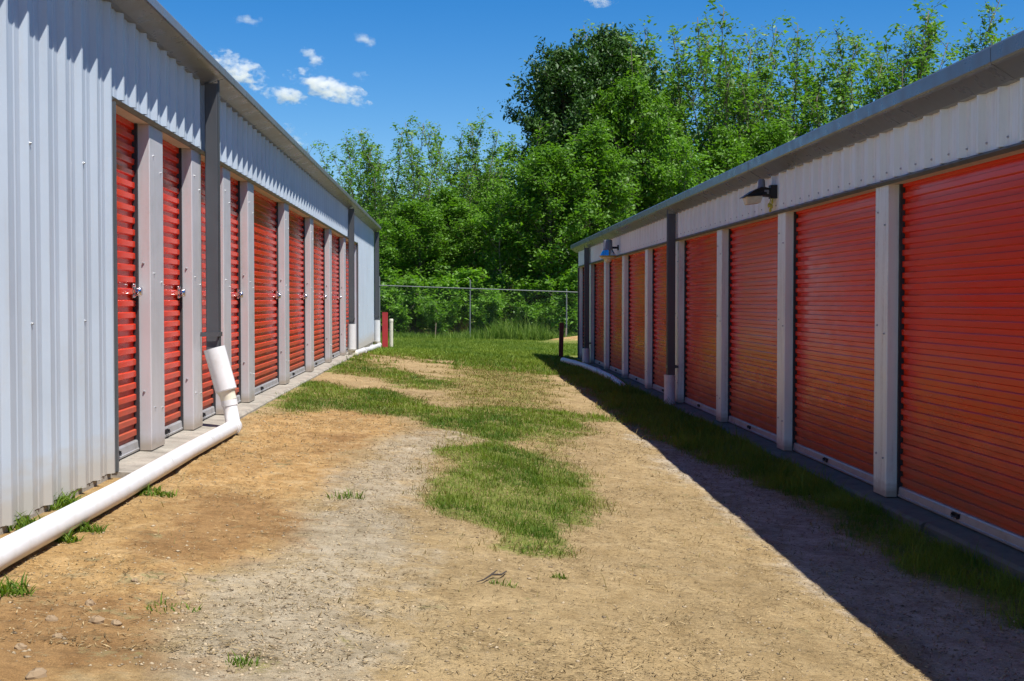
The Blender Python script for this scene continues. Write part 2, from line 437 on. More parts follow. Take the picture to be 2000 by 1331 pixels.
def leaf_mat(name, c_lo, c_hi, trans=0.35, spec=0.35, rough=0.5):
    m, nt, nd, lk, b = nodes_of(name)
    at = nt.nodes.new('ShaderNodeAttribute'); at.attribute_name = 'tone'
    c = mix(nt, at.outputs['Fac'], c_lo, c_hi)
    lk.new(c, b.inputs['Base Color']); b.inputs['Roughness'].default_value = rough
    b.inputs['Specular IOR Level'].default_value = spec
    tr = nt.nodes.new('ShaderNodeBsdfTranslucent')
    ct = mix(nt, 1.0, c, (1.5, 1.7, 0.6), 'MULTIPLY'); lk.new(ct, tr.inputs['Color'])
    ms = nt.nodes.new('ShaderNodeMixShader'); ms.inputs[0].default_value = trans
    lk.new(b.outputs[0], ms.inputs[1]); lk.new(tr.outputs[0], ms.inputs[2])
    lk.new(ms.outputs[0], nd['Material Output'].inputs['Surface'])
    return m
M['leaf_mid'] = leaf_mat('leaf_mid_green', (0.0594, 0.1440, 0.0126), (0.1485, 0.2880, 0.0270))
M['leaf_pale'] = leaf_mat('leaf_pale_green', (0.0810, 0.1710, 0.0252), (0.1800, 0.3240, 0.0450))
M['leaf_dark'] = leaf_mat('leaf_dark_green', (0.026, 0.070, 0.012), (0.065, 0.140, 0.024), 0.18)
M['leaf_vine'] = leaf_mat('leaf_vine_green', (0.0792, 0.1845, 0.0144), (0.1755, 0.3330, 0.0324))
M['grass'] = leaf_mat('grass_blade', (0.060, 0.130, 0.011), (0.185, 0.245, 0.028), 0.28, 0.25, 0.6)
M['drygrass'] = leaf_mat('dry_grass_blade', (0.1530, 0.1215, 0.0360), (0.3240, 0.2520, 0.1080), 0.2, 0.2, 0.7)
M['tallgrass'] = leaf_mat('tall_grass_blade', (0.0765, 0.1575, 0.0180), (0.1980, 0.2700, 0.0495), 0.3, 0.2, 0.7)
M['litter'] = leaf_mat('litter_bits', (0.0675, 0.0446, 0.0204), (0.4350, 0.3240, 0.1700), 0.05, 0.1, 0.9)
M['bark'] = paint('bark', (0.13, 0.105, 0.08), 0.9, dirt=(0.05, 0.04, 0.03), dirt_amt=0.8)
M['bark_wet'] = paint('dark_twig_bark', (0.045, 0.035, 0.028), 0.9, dirt=(0.02, 0.015, 0.01), dirt_amt=0.5)
M['barkpale'] = paint('pale_bark', (0.26, 0.23, 0.185), 0.9, dirt=(0.08, 0.07, 0.05), dirt_amt=0.8)
M['stone'] = leaf_mat('pebble_stone', (0.1800, 0.1351, 0.0840), (0.4500, 0.3577, 0.2310), 0.0, 0.2, 0.85)

# ------------------------------------------------------------------ camera, sun, sky
cam = bpy.data.cameras.new('camera'); co = bpy.data.objects.new('camera', cam); COL.objects.link(co)
cam.sensor_width = 36.0; cam.sensor_fit = 'HORIZONTAL'; cam.lens = F_PX / 2000 * 36.0
cam.clip_start = 0.05; cam.clip_end = 6000
mat = Matrix(((RGT[0], UPV[0], -FWD[0], 0), (RGT[1], UPV[1], -FWD[1], 0), (RGT[2], UPV[2], -FWD[2], E), (0, 0, 0, 1)))
co.matrix_world = mat
SC.camera = co

SUN = Vector((1.0, -0.9, 2.75)).normalized()
sl = bpy.data.lights.new('sun', 'SUN'); sl.energy = 5.0; sl.angle = math.radians(0.5); sl.color = (1.0, 0.97, 0.925)
so = bpy.data.objects.new('sun', sl); COL.objects.link(so)
so.rotation_euler = SUN.to_track_quat('Z', 'Y').to_euler(); so.location = (20, -20, 40)
w = bpy.data.worlds.new('World'); SC.world = w; w.use_nodes = True
nt = w.node_tree
sky = nt.nodes.new('ShaderNodeTexSky'); sky.sky_type = 'NISHITA'; sky.sun_disc = False
sky.sun_elevation = math.asin(SUN.z); sky.sun_rotation = math.atan2(SUN.x, SUN.y)
sky.altitude = 1200; sky.air_density = 1.0; sky.dust_density = 0.1; sky.ozone_density = 3.0
hs = nt.nodes.new('ShaderNodeHueSaturation'); hs.inputs['Saturation'].default_value = 1.45; hs.inputs['Hue'].default_value = 0.506
nt.links.new(sky.outputs[0], hs.inputs['Color'])
bg = nt.nodes['Background']; bg.inputs['Strength'].default_value = 0.09
nt.links.new(hs.outputs[0], bg.inputs['Color'])
SC.view_settings.view_transform = 'Standard'; SC.view_settings.look = 'None'
SC.view_settings.exposure = 0.55; SC.view_settings.gamma = 1.0
SC.cycles.max_bounces = 8; SC.cycles.diffuse_bounces = 4; SC.cycles.glossy_bounces = 3; SC.cycles.transmission_bounces = 4
SC.cycles.use_denoising = True

# ------------------------------------------------------------------ ground sheet
def build_ground():
    xs = np.concatenate([-np.geomspace(1500, 3.2, 26), np.arange(-2.6, 3.5, 0.03), np.geomspace(3.7, 1500, 28)])
    ys = np.concatenate([-np.geomspace(400, 3, 12), np.arange(-2, 3.2, 0.4), np.arange(3.3, 14, 0.03), np.arange(14, 22, 0.06), np.arange(22, 40, 0.12), np.arange(40, 62, 0.5), np.geomspace(64, 3000, 30)])
    X, Y = np.meshgrid(xs, ys)
    x, y = X.ravel(), Y.ravel()
    z = ground_z(x, y)
    # the soil stays under the two slabs
    z = np.where((x < -2.25) & (y < 35.6), np.minimum(z, 0.36), z)
    z = np.where((x > 3.1) & (y < 33.9), np.minimum(z, 0.0), z)
    z = z - np.clip((np.hypot(x, y) - 150) / 3000, 0, 1) * 2
    V = np.stack([x, y, z], 1)
    ny, nx = len(ys), len(xs)
    i = np.arange((ny - 1) * nx).reshape(ny - 1, nx)[:, :-1].ravel()
    Fc = np.stack([i, i + 1, i + 1 + nx, i + nx], 1)
    en = edge_noise(x, y)
    g = grassiness(x, y)
    g = np.where(y > 40, np.maximum(g, 0.9), g)
    soft = lambda P, s: sstep(-s * 2.2, s * 2.2, poly_sd(P, x, y) + en * s * 3)
    pale = soft(PALE, 0.18)
    mud = np.max([soft(P, 0.15) for P in MUD], axis=0)
    dirt = soft(DIRT, 0.2)
    strip = sstep(0.85, 0.3, np.abs(x - 0.35 - 0.02 * y) + en * 0.8) * sstep(10.5, 13.5, y) * sstep(36, 30, y)
    dry = np.maximum(soft(DRY, 0.5), 0.7 * strip) * (1 - 0.3 * g)
    # reddish heap of soil by the far end of the right building
    shade = soft(SHADEG, 0.12)
    mound = np.exp(-(((x - 4.4) / 0.9) ** 2 + ((y - 49) / 1.5) ** 2))
    V[:, 2] += mound * 0.28
    g = g * (1 - sstep(0.25, 0.6, mound)); dirt = np.maximum(dirt, sstep(0.2, 0.5, mound))
    o1 = np.ones_like(g)
    me = raw_mesh('ground', V, Fc, M['ground'], {'zone': np.stack([g, pale, mud, o1], 1), 'zone2': np.stack([dirt, dry, shade, o1], 1)}, smooth=True)
    o = link_mesh('ground', me); tag(o, kind='structure')
build_ground()

# ------------------------------------------------------------------ grass, litter, pebbles
def blades(name, x, y, h, wd, lean, mat, label, tone=None, kind='stuff', cat='grass', loc=None, bend=0.5, r=None):
    r = r or rng
    n = len(x); z = ground_z(x, y) - 0.008
    az = r.uniform(0, 2 * math.pi, n)
    dx, dy = np.cos(az), np.sin(az)
    la = r.uniform(0, 2 * math.pi, n); lx, ly = np.cos(la) * lean * h, np.sin(la) * lean * h
    P = np.stack([x, y, z], 1)
    sd = np.stack([dx * wd, dy * wd, np.zeros(n)], 1) * 0.5
    mid = P + np.stack([lx * 0.35, ly * 0.35, h * 0.6], 1)
    tip = P + np.stack([lx, ly, h * np.sqrt(np.clip(1 - (lean * bend) ** 2, 0.05, 1))], 1)
    V = np.stack([P - sd, P + sd, mid + sd * 0.75, mid - sd * 0.75, tip], 1).reshape(-1, 3)
    b = np.arange(n) * 5
    F1 = np.stack([b, b + 1, b + 2, b + 3], 1)
    F2 = np.stack([b + 3, b + 2, b + 4, b + 4], 1)
    # quads and triangles: write triangles only
    T = np.concatenate([np.stack([b, b + 1, b + 2], 1), np.stack([b, b + 2, b + 3], 1), np.stack([b + 3, b + 2, b + 4], 1)])
    if tone is None: tone = r.uniform(0, 1, n)
    if loc is not None: V = V - np.array(loc)
    me = raw_mesh(name, V, T, mat, {'tone': np.repeat(tone, 5)})
    o = link_mesh(name, me, loc=loc or (0, 0, 0))
    return tag(o, label, cat, kind=kind)

def scatter(n, x0, x1, y0, y1, dens):
    x = rng.uniform(x0, x1, n); y = rng.uniform(y0, y1, n)
    k = rng.uniform(0, 1, n) < dens(x, y)
    return x[k], y[k]
def clump(x, y): return 0.26 + 0.74 * sstep(0.34, 0.66, 0.55 * fbm(x * 8, y * 6, 41, 3) + 0.45 * fbm(x * 2.3, y * 1.8, 43, 3))
x, y = scatter(1500000, -2.1, 3.05, 5.0, 26.0, lambda x, y: grassiness(x, y) ** 1.8 * clump(x, y) ** 1.5 * np.clip(11 / y, 0.3, 1) ** 1.2)
r_ = (x > 1.6)
h = rng.gamma(3, 0.0078, len(x)) * np.where(r_ & (y < 31), 2.1, 1.0) * (0.7 + 0.6 * fbm(x * 3, y * 2.2, 45, 2)) * np.clip(0.6 + grassiness(x, y) * 0.5, 0, 1.1)
blades('grass', x, y, h, rng.uniform(0.0025, 0.0052, len(x)) * np.clip(y / 9, 1, 2.2), rng.uniform(0.1, 0.9, len(x)), M['grass'],
       'low green grass growing in patches along the sandy track', tone=np.clip(rng.uniform(0, 0.8, len(x)) + (fbm(x * 2, y * 1.5, 51, 3) - 0.45) * 2.0 + np.where(r_, 0.25, 0), 0, 1))  # tone raised on the right verge to make up for its shade
x, y = scatter(330000, -3.2, 6.5, 25.0, 54.0, lambda x, y: grassiness(x, y) ** 1.5 * (0.4 + 0.6 * clump(x * 0.5, y * 0.4)) * ((x > -2.1) & (x < 3.05) | (y > 36.2)))
blades('lawn', x, y, rng.gamma(5, 0.009, len(x)), rng.uniform(0.012, 0.022, len(x)), rng.uniform(0.1, 0.9, len(x)), M['grass'],
       'short mown grass between the buildings and the fence', tone=np.clip(rng.uniform(0.35, 1, len(x)) + (fbm(x * 1.2, y * 0.6, 61, 3) - 0.5) * 1.2, 0, 1))
x, y = scatter(420000, -1.9, 2.6, 5.0, 30.0, lambda x, y: np.clip(0.010 + 0.22 * grassiness(x, y) + 0.5 * np.clip(grassiness(x, y) * (1 - grassiness(x, y)) * 3.2, 0, 1), 0, 1) * clump(x * 1.3 + 9, y) * np.clip(10 / y, 0.4, 1))
blades('dry_grass', x, y, rng.gamma(4, 0.008, len(x)), rng.uniform(0.003, 0.006, len(x)) * np.clip(y / 9, 1, 2.5), rng.uniform(0.3, 1.2, len(x)), M['drygrass'],
       'straw coloured dry grass round the edges of the green patches')
# flat litter: straw bits, twigs and leaf crumbs lying on the soil
n = 75000
x = rng.uniform(-2.0, 3.0, n); y = 4.6 + 13 * rng.uniform(0, 1, n) ** 1.5
k = rng.uniform(0, 1, n) < (0.35 + 0.65 * sstep(0.4, 0.6, fbm(x * 2.2, y * 1.6, 71, 3)))
x, y = x[k], y[k]; n = len(x)
L = rng.gamma(2.0, 0.0095, n) + 0.004; wd = rng.uniform(0.002, 0.006, n) * np.clip(y / 8, 1, 2)
az = rng.uniform(0, 2 * math.pi, n); z = ground_z(x, y) + 0.003
d = np.stack([np.cos(az), np.sin(az), rng.uniform(-0.1, 0.35, n)], 1) * (L / 2)[:, None]
s_ = np.stack([-np.sin(az), np.cos(az), rng.uniform(-0.6, 0.6, n)], 1) * (wd / 2)[:, None]
P = np.stack([x, y, z], 1) + np.array([0, 0, 0.004])
V = np.stack([P - d, P + s_, P + d, P - s_], 1).reshape(-1, 3); b_ = np.arange(n) * 4
me = raw_mesh('ground_litter', V, np.stack([b_, b_ + 1, b_ + 2, b_ + 3], 1), M['litter'], {'tone': np.repeat(rng.uniform(0, 1, n) ** 1.3, 4)})
tag(link_mesh('ground_litter', me), 'crumbs of straw, bark and dead leaves lying on the bare soil', 'litter', kind='stuff')
# pebbles
n = 70000
x = rng.uniform(-2.0, 3.1, n); y = 4.4 + 12 * rng.uniform(0, 1, n) ** 1.4
pal = np.maximum(sstep(-0.2, 0.2, poly_sd(PALE, x, y)), sstep(-0.15, 0.15, poly_sd(SHADEG, x, y)))
k = rng.uniform(0, 1, n) < (0.12 + 0.88 * pal) * (1 - 0.9 * grassiness(x, y)) * clump(x * 0.7, y * 0.7 + 5)
x, y = x[k], y[k]; n = len(x)
r0 = 0.0025 + rng.gamma(1.6, 0.0024, n); r0 = np.minimum(r0, 0.0125)
base = np.array([(1, 0, 0), (0, 1, 0), (-1, 0, 0), (0, -1, 0), (0, 0, 0.55), (0, 0, -0.6)], float)
jit = rng.uniform(0.65, 1.25, (n, 6, 1)) * (base[None] + rng.uniform(-0.25, 0.25, (n, 6, 3)))
ang = rng.uniform(0, 6.28, n); c_, q_ = np.cos(ang)[:, None], np.sin(ang)[:, None]
V = np.stack([jit[..., 0] * c_ - jit[..., 1] * q_, jit[..., 0] * q_ + jit[..., 1] * c_, jit[..., 2]], -1) * r0[:, None, None]
V = V + np.stack([x, y, ground_z(x, y) + r0 * 0.08], 1)[:, None, :]
tri = np.array([(0, 1, 4), (1, 2, 4), (2, 3, 4), (3, 0, 4), (1, 0, 5), (2, 1, 5), (3, 2, 5), (0, 3, 5)])
Fc = (np.arange(n)[:, None, None] * 6 + tri[None]).reshape(-1, 3)
me = raw_mesh('gravel', V.reshape(-1, 3), Fc, M['stone'], {'tone': np.repeat(rng.uniform(0, 1, n), 6)})
tag(link_mesh('gravel', me), 'loose gravel and pebbles scattered over the sandy track', 'gravel', kind='stuff')

# weed tufts one can count
def tuft(px, py, n, h, spread, label, wide=0.006, mat='grass', leafy=False):
    cx, cy = on_ground(px, py)
    rr = np.random.default_rng(int(px * 7 + py))
    a = rr.uniform(0, 6.28, n); rad = spread * np.sqrt(rr.uniform(0, 1, n))
    x = cx + np.cos(a) * rad * 1.4; y = cy + np.sin(a) * rad
    loc = (cx, cy, float(ground_z(cx, cy)))
    blades('weed_tuft', x, y, rr.gamma(6, h / 6, n), rr.uniform(0.7, 1.3, n) * wide, rr.uniform(0.3, 1.1 if not leafy else 1.5, n), M[mat], label,
           tone=rr.uniform(0, 0.8, n), kind='thing', cat='weed', loc=loc, r=rr)['group'] = 'weed tufts on the bare soil'
tuft(678, 972, 90, 0.05, 0.09, 'grass tuft alone on the bare soil left of the central grass patch')
tuft(292, 962, 300, 0.03, 0.11, 'leafy green weed tuft on the dirt just below the white pipe', 0.011, 'grass', True)
tuft(168, 1037, 160, 0.045, 0.06, 'small weed tuft below the long white pipe, right one of two close together', 0.009, 'grass', True)
tuft(126, 1056, 120, 0.05, 0.05, 'small weed tuft below the long white pipe, left one of two close together', 0.009, 'grass', True)
tuft(10, 1158, 160, 0.05, 0.07, 'weed tuft on brown dirt at the left edge of the picture', 0.009, 'grass', True)
tuft(472, 1300, 70, 0.03, 0.04, 'little green tuft on pale gravel low in the foreground')
tuft(983, 1146, 60, 0.024, 0.05, 'tiny green tuft beside the dark twig on the sand')
tuft(88, 990, 420, 0.07, 0.13, 'green weed clump between the ribbed wall foot and the white pipe', 0.011, 'grass', True)
tuft(18, 1030, 300, 0.06, 0.12, 'green weed clump at the ribbed wall foot by the picture edge', 0.011, 'grass', True)
tuft(340, 1190 - 0, 70, 0.03, 0.08, 'low olive weed sprig on brown dirt in the left foreground', 0.006)
tuft(1092, 1132, 60, 0.03, 0.03, 'tiny dark tuft on the sand right of the twig')
# half-buried stones one can count
for k, (px, py, r_) in enumerate(((100, 1208, .022), (189, 1218, .024), (227, 1222, .019), (175, 1180, .020), (72, 1318, .030), (112, 1246, .016), (353, 1159, .017), (262, 1140, .015), (40, 1262, .018))):
    rr = np.random.default_rng(500 + k); cx, cy = on_ground(px, py)
    mb = MB(); nr, ns = 5, 9; vs = []
    for i in range(nr + 1):
        th = math.pi * i / nr
        for j in range(ns):
            ph = 2 * math.pi * j / ns; q = r_ * rr.uniform(0.8, 1.15)
            vs.append((q * 1.25 * math.sin(th) * math.cos(ph), q * math.sin(th) * math.sin(ph), q * 0.85 * math.cos(th)))
    mb.add(vs, [(i * ns + j, i * ns + (j + 1) % ns, (i + 1) * ns + (j + 1) % ns, (i + 1) * ns + j) for i in range(nr) for j in range(ns)])
    o = mb.build('stone', M['rock']); o.location = (cx, cy, float(ground_z(cx, cy)) + r_ * 0.12); o.rotation_euler = (rr.uniform(-.2, .2), rr.uniform(-.2, .2), rr.uniform(0, 6))
    tag(o, 'pale tan stone half sunk in the brown dirt of the left foreground', 'stone', 'stones in the left foreground')
# twig
c0 = on_ground(932, 1143); c1 = on_ground(990, 1126)
mb = MB(); pth = []
for i in range(7):
    u = i / 6; xx = c0[0] + (c1[0] - c0[0]) * u + random.uniform(-.006, .006); yy = c0[1] + (c1[1] - c0[1]) * u + random.uniform(-.045, .045)
    pth.append((xx, yy, float(ground_z(xx, yy)) + 0.012 + 0.01 * math.sin(u * 3)))
mb.tube(pth, [0.002, 0.003, 0.004, 0.0045, 0.005, 0.0045, 0.003], 6)
mb.tube([pth[3], (pth[3][0] + .03, pth[3][1] + .06, pth[3][2] + .01)], [0.005, 0.002], 5)
tag(mb.build('twig', M['bark_wet'], loc=pth[0], smooth=True), 'dark crooked twig lying on the sand in the foreground', 'twig')

# ------------------------------------------------------------------ storage buildings
def corr_profile(t0, t1, P):
    per = [(0, 0), (0.032, 0.034), (0.058, 0.034), (0.09, 0), (0.130, 0), (0.138, 0.005), (0.154, 0.005), (0.162, 0),
           (0.225, 0), (0.233, 0.005), (0.249, 0.005), (0.257, 0)]
    k0, k1 = math.floor(t0 / P) - 1, math.ceil(t1 / P) + 1
    pts = [(k * P + t, a) for k in range(k0, k1) for t, a in per]
    T = [p[0] for p in pts]; A = [p[1] for p in pts]
    out = [(t0, float(np.interp(t0, T, A)))] + [p for p in pts if t0 + 1e-4 < p[0] < t1 - 1e-4] + [(t1, float(np.interp(t1, T, A)))]
    return out
def corrugated(mb, t0, t1, z0, z1, P, off=0.002):
    pr = corr_profile(t0, t1, P)
    n = len(pr)
    vs = [(a + off, t, z0) for t, a in pr] + [(a + off, t, z1) for t, a in pr]
    mb.add(vs, [(i, i + 1, i + 1 + n, i + n) for i in range(n - 1)])
    # closure strip under the ribs
    vs = [(a + off, t, z0) for t, a in pr] + [(-0.001, t, z0) for t, a in pr]
    mb.add(vs, [(i, i + 1, i + 1 + n, i + n) for i in range(n - 1)])

def screws(mb, pts, mi=1):
    for a, t, z in pts:
        mb.lathe([(0.009, 0), (0.009, 0.003), (0.006, 0.004), (0.006, 0.010)], (a, t, z), 'x', 6, mi)

def door_proto(wid, H):
    """curtain with its bottom bar, guides and latch; origin at the foot of the left-hand jamb on the wall plane"""
    mb = MB()
    prof = []
    z = 0.075; p = 0.083
    while z < H - 0.02:
        for dz, a in ((0, -0.117), (0.032, -0.117), (0.0385, -0.1005), (0.041, -0.099), (0.076, -0.099), (0.078, -0.1005)):
            if z + dz < H: prof.append((a, z + dz))
        z += p
    prof.append((prof[-1][0], H))
    n = len(prof)
    ts = [0.028, 0.033, wid - 0.033, wid - 0.028]
    vs = []
    for t in ts:
        vs += [((a if 0.03 < t < wid - 0.03 else -0.119), t, z) for a, z in prof]
    fs = [(k * n + i, (k + 1) * n + i, (k + 1) * n + i + 1, k * n + i + 1) for k in range(3) for i in range(n - 1)]
    mb.add(vs, fs)
    mb.box(-0.15, -0.127, 0.0, wid, 0.0, H)            # back of the curtain
    d = mb.build('door', M['door'], recalc=False)
    mb = MB()
    mb.prism([(-0.121, 0.006), (-0.083, 0.006), (-0.080, 0.02), (-0.086, 0.024), (-0.090, 0.070), (-0.096, 0.080), (-0.121, 0.080)], 0.031, wid - 0.031)
    mb.build('bottom_bar', M['galv'], d)
    mb = MB()
    c = wid * 0.42
    mb.box(-0.09, -0.070, c - 0.05, c - 0.042, 0.030, 0.062); mb.box(-0.09, -0.070, c + 0.042, c + 0.05, 0.030, 0.062)
    mb.tube([(-0.072, c - 0.05, 0.045), (-0.066, c, 0.04), (-0.072, c + 0.05, 0.045)], 0.006, 6)
    mb.box(-0.093, -0.087, c - 0.065, c + 0.065, 0.028, 0.066)
    mb.build('handle', M['black'], d)
    for t0, t1 in ((0.0, 0.030), (wid - 0.030, wid)):
        mb = MB(); mb.box(-0.124, -0.082, t0 + 0.001, t1 - 0.001, 0.0, H); mb.build('guide', M['guide'], d)
    mb = MB()
    zl = 1.13; tc = wid - 0.075
    mb.box(-0.1, -0.092, tc - 0.055, tc + 0.045, zl - 0.045, zl + 0.055)
    mb.box(-0.092, -0.078, tc - 0.05, tc + 0.05, zl - 0.012, zl + 0.012)
    mb.lathe([(0.014, 0), (0.014, 0.012)], (-0.092, tc - 0.035, zl + 0.04), 'x', 10)
    mb.lathe([(0.012, 0), (0.012, 0.010)], (-0.092, tc - 0.03, zl - 0.03), 'x', 10)
    mb.lathe([(0.030, 0.0), (0.036, 0.006), (0.036, 0.024), (0.028, 0.034), (0.010, 0.036)], (-0.080, tc + 0.012, zl), 'x', 20)
    mb.tube([(-0.075, tc - 0.02, zl), (-0.060, tc - 0.032, zl - 0.012), (-0.075, tc - 0.04, zl - 0.03)], 0.006, 8)
    mb.build('latch', M['chrome'], d, smooth=True)
    return d

def building(loc, rz, label, tA, tB, openings, H, wall_h, g0, g1, P, spouts, slab_out, siding, slab_mat, post_mat, ov=0.19, depth=6.2):
    """local frame: x = out of the wall toward the track, y = along it, z = up from the slab"""
    root = tag(empty('storage_building', loc, rz), label, 'storage building')
    first, last = openings[0][0], openings[-1][1]
    # siding
    def panel(t0, t1):
        mb = MB(); corrugated(mb, t0, t1, -0.008, wall_h, P)
        mb.box(-0.10, -0.003, t0 + (0.002 if t0 == last else 0), t1 - 0.002, -0.006, wall_h - 0.002)
        pts = []
        k = math.ceil(t0 / P)
        while k * P + 0.1 < t1:
            for z, jt in ((0.065, 0.006), (1.33, 0.004)):
                pts.append((0.002, k * P + 0.112 + random.uniform(-jt, jt), z + random.uniform(-.006, .006)))
            if k % 3 == 0: pts.append((0.036, k * P + 0.045, 0.95)); pts.append((0.036, k * P + 0.045, 1.85))
            k += 1
        screws(mb, pts)
        mb.build('wall_panel', [siding, M['screw']], root)
    if first - tA > 0.6: panel(tA, first)
    if tB - last > 0.6: panel(last, tB)
    mb = MB(); corrugated(mb, first + 0.001, last - 0.001, H + 0.034, wall_h, P)
    pts = []; k = math.ceil(first / P)
    while k * P + 0.12 < last:
        pts.append((0.002, k * P + 0.112, H + 0.085)); k += 1
    screws(mb, pts)
    mb.build('header_panel', [siding, M['screw']], root)
    mb = MB(); mb.box(-0.125, -0.001, first, last, H, wall_h - 0.002); mb.build('header_beam', M['soffit'], root)
    mb = MB(); mb.prism([(0.001, H - 0.004), (0.012, H - 0.006), (0.040, H + 0.012), (0.040, H + 0.016), (0.012, H + 0.033), (0.001, H + 0.033)], first - 0.03, last + 0.03)
    mb.build('header_trim', M['trim'], root)
    for t0, t1 in ((first - 0.028, first), (last, last + 0.028)):
        mb = MB(); mb.box(0.003, 0.040, t0, t1 - 0.0005, -0.008, H - 0.008); mb.build('corner_trim', M['trim'], root)
    # door casings between the openings
    ps = [(openings[i][1], openings[i + 1][0]) for i in range(len(openings) - 1)]
    if tB - last <= 0.6: ps.append((last, tB))
    if first - tA <= 0.6: ps.append((tA, first))
    protos = {}
    for t0, t1 in ps:
        wd = round(t1 - t0, 3)
        if wd not in protos:
            mb = MB(); mb.bbox(-0.124, -0.0, 0, wd, 0.0, H - 0.001, 0.006)
            sc = [(0.0, wd * 0.25, z) for z in (0.30, 1.26, 2.1)] + [(0.0, wd * 0.8, z) for z in (0.28, 1.2, 2.0)]
            screws(mb, sc)
            # fasteners through the face that looks down the track
            for z in (0.42, 1.33):
                mb.lathe([(0.009, 0.0), (0.009, -0.004), (0.004, -0.010)], (-0.05, 0.0, z), 'y', 6, 1)
            o = mb.build('post', [post_mat, M['screw']], root); protos[wd] = o
        else:
            o = protos[wd].copy(); COL.objects.link(o); o.parent = root
        o.location = (0, t0, 0)
    # doors
    dp = {}
    for t0, t1 in openings:
        wd = round(t1 - t0, 3)
        if wd not in dp:
            o = door_proto(wd, H - 0.001); o.parent = root; dp[wd] = o
        else:
            o = copy_tree(dp[wd], root)
        o.location = (0, t0, 0)
    # gutter with its sloping underside, seams every few metres
    prof = [(0.0, wall_h), (0.05, wall_h + 0.002), (ov - 0.025, g0 - 0.012), (ov - 0.008, g0 - 0.006), (ov, g0 + 0.006), (ov, g1 - 0.012), (ov - 0.007, g1), (ov - 0.025, g1), (ov - 0.032, g1 - 0.02), (0.0, g1 - 0.03)]
    mb = MB(); mb.prism(prof, tA - 0.12, tB + 0.12)
    t = tA + 2.2
    while t < tB:
        pr2 = [((x + (0.002 if x > 0.1 else 0)), z + (-0.002 if z < g0 else 0.0015)) for x, z in prof]
        mb.prism(pr2, t, t + 0.03); t += 6.1
    mb.build('gutter', M['gutter'], root)
    # roof: two shallow slopes, gable walls, back wall
    rw = depth / 2; rise = 0.26; g = g1 - 0.04
    mb = MB()
    mb.prism([(0.0, g), (-rw, g + rise), (-depth, g), (-depth, g - 0.05), (-rw, g + rise - 0.06), (0.0, g - 0.05)], tA - 0.12, tB + 0.12)
    k = tA
    while k < tB:
        mb.prism([(0.01, g + 0.002), (-rw, g + rise + 0.002), (-rw, g + rise + 0.035), (0.01, g + 0.03)], k, k + 0.04); k += 0.61
    mb.build('roof', M['roof'], root)
    mb = MB(); mb.box(-0.13, 0.0, tA, tB, wall_h, g - 0.052); mb.build('fascia', M['soffit'], root)
    for t0, t1 in ((tA + 0.001, tA + 0.04), (tB - 0.04, tB - 0.001)):
        mb = MB(); mb.prism([(-0.131, -0.3), (-0.131, g - 0.052), (-rw, g + rise - 0.062), (-depth + 0.02, g - 0.052), (-depth + 0.02, -0.3)], t0, t1)
        mb.build('gable_wall', siding, root)
    mb = MB(); mb.box(-depth, -depth + 0.018, tA, tB, -0.3, g - 0.052); mb.build('back_wall', siding, root)
    # slab, with an apron in front of the doors
    mb = MB()
    mb.prism([(-depth + 0.03, -0.40), (-0.001, -0.40), (-0.001, -0.012), (-depth + 0.03, -0.012)], tA + 0.05, tB - 0.05)
    t = first - 0.02
    while t < last:
        t2 = min(t + random.uniform(2.5, 3.3), last + 0.02); e = slab_out + random.uniform(-.015, .015)
        mb.prism([(-0.16, -0.40), (e + 0.01, -0.40), (e, -0.035), (e - 0.02, -0.016), (-0.16, -0.001)], t, t2 - 0.006)
        t = t2
    mb.build('slab', slab_mat, root)
    # downspouts
    for t, z0 in spouts:
        mb = MB()
        mb.bbox(0.045, 0.155, t - 0.05, t + 0.05, z0, wall_h - 0.004, 0.008)
        for zz in np.arange(0.012, 0.1, 0.025):
            mb.box(0.1555, 0.158, t - 0.04 + zz - 0.02, t - 0.032 + zz - 0.02, z0, g0 - 0.03)
        d = mb.build('downspout', M['spout'], root)
        zz = z0 + 0.16; mb = MB()
        pr = [(0.003, t - 0.080), (0.161, t - 0.080), (0.161, t + 0.080), (0.003, t + 0.080), (0.003, t + 0.0755), (0.1565, t + 0.0755), (0.1565, t - 0.0755), (0.003, t - 0.0755)]
        n = len(pr); vs = [(a, b, zz - 0.018) for a, b in pr] + [(a, b, zz + 0.018) for a, b in pr]
        mb.add(vs, [(i, (i + 1) % n, (i + 1) % n + n, i + n) for i in range(n)] + [(0, 1, 6, 7), (1, 2, 5, 6), (2, 3, 4, 5), (n, n + 7, n + 6, n + 1), (n + 1, n + 6, n + 5, n + 2), (n + 2, n + 5, n + 4, n + 3)])
        mb.build('strap', M['spout'], d)
    return root

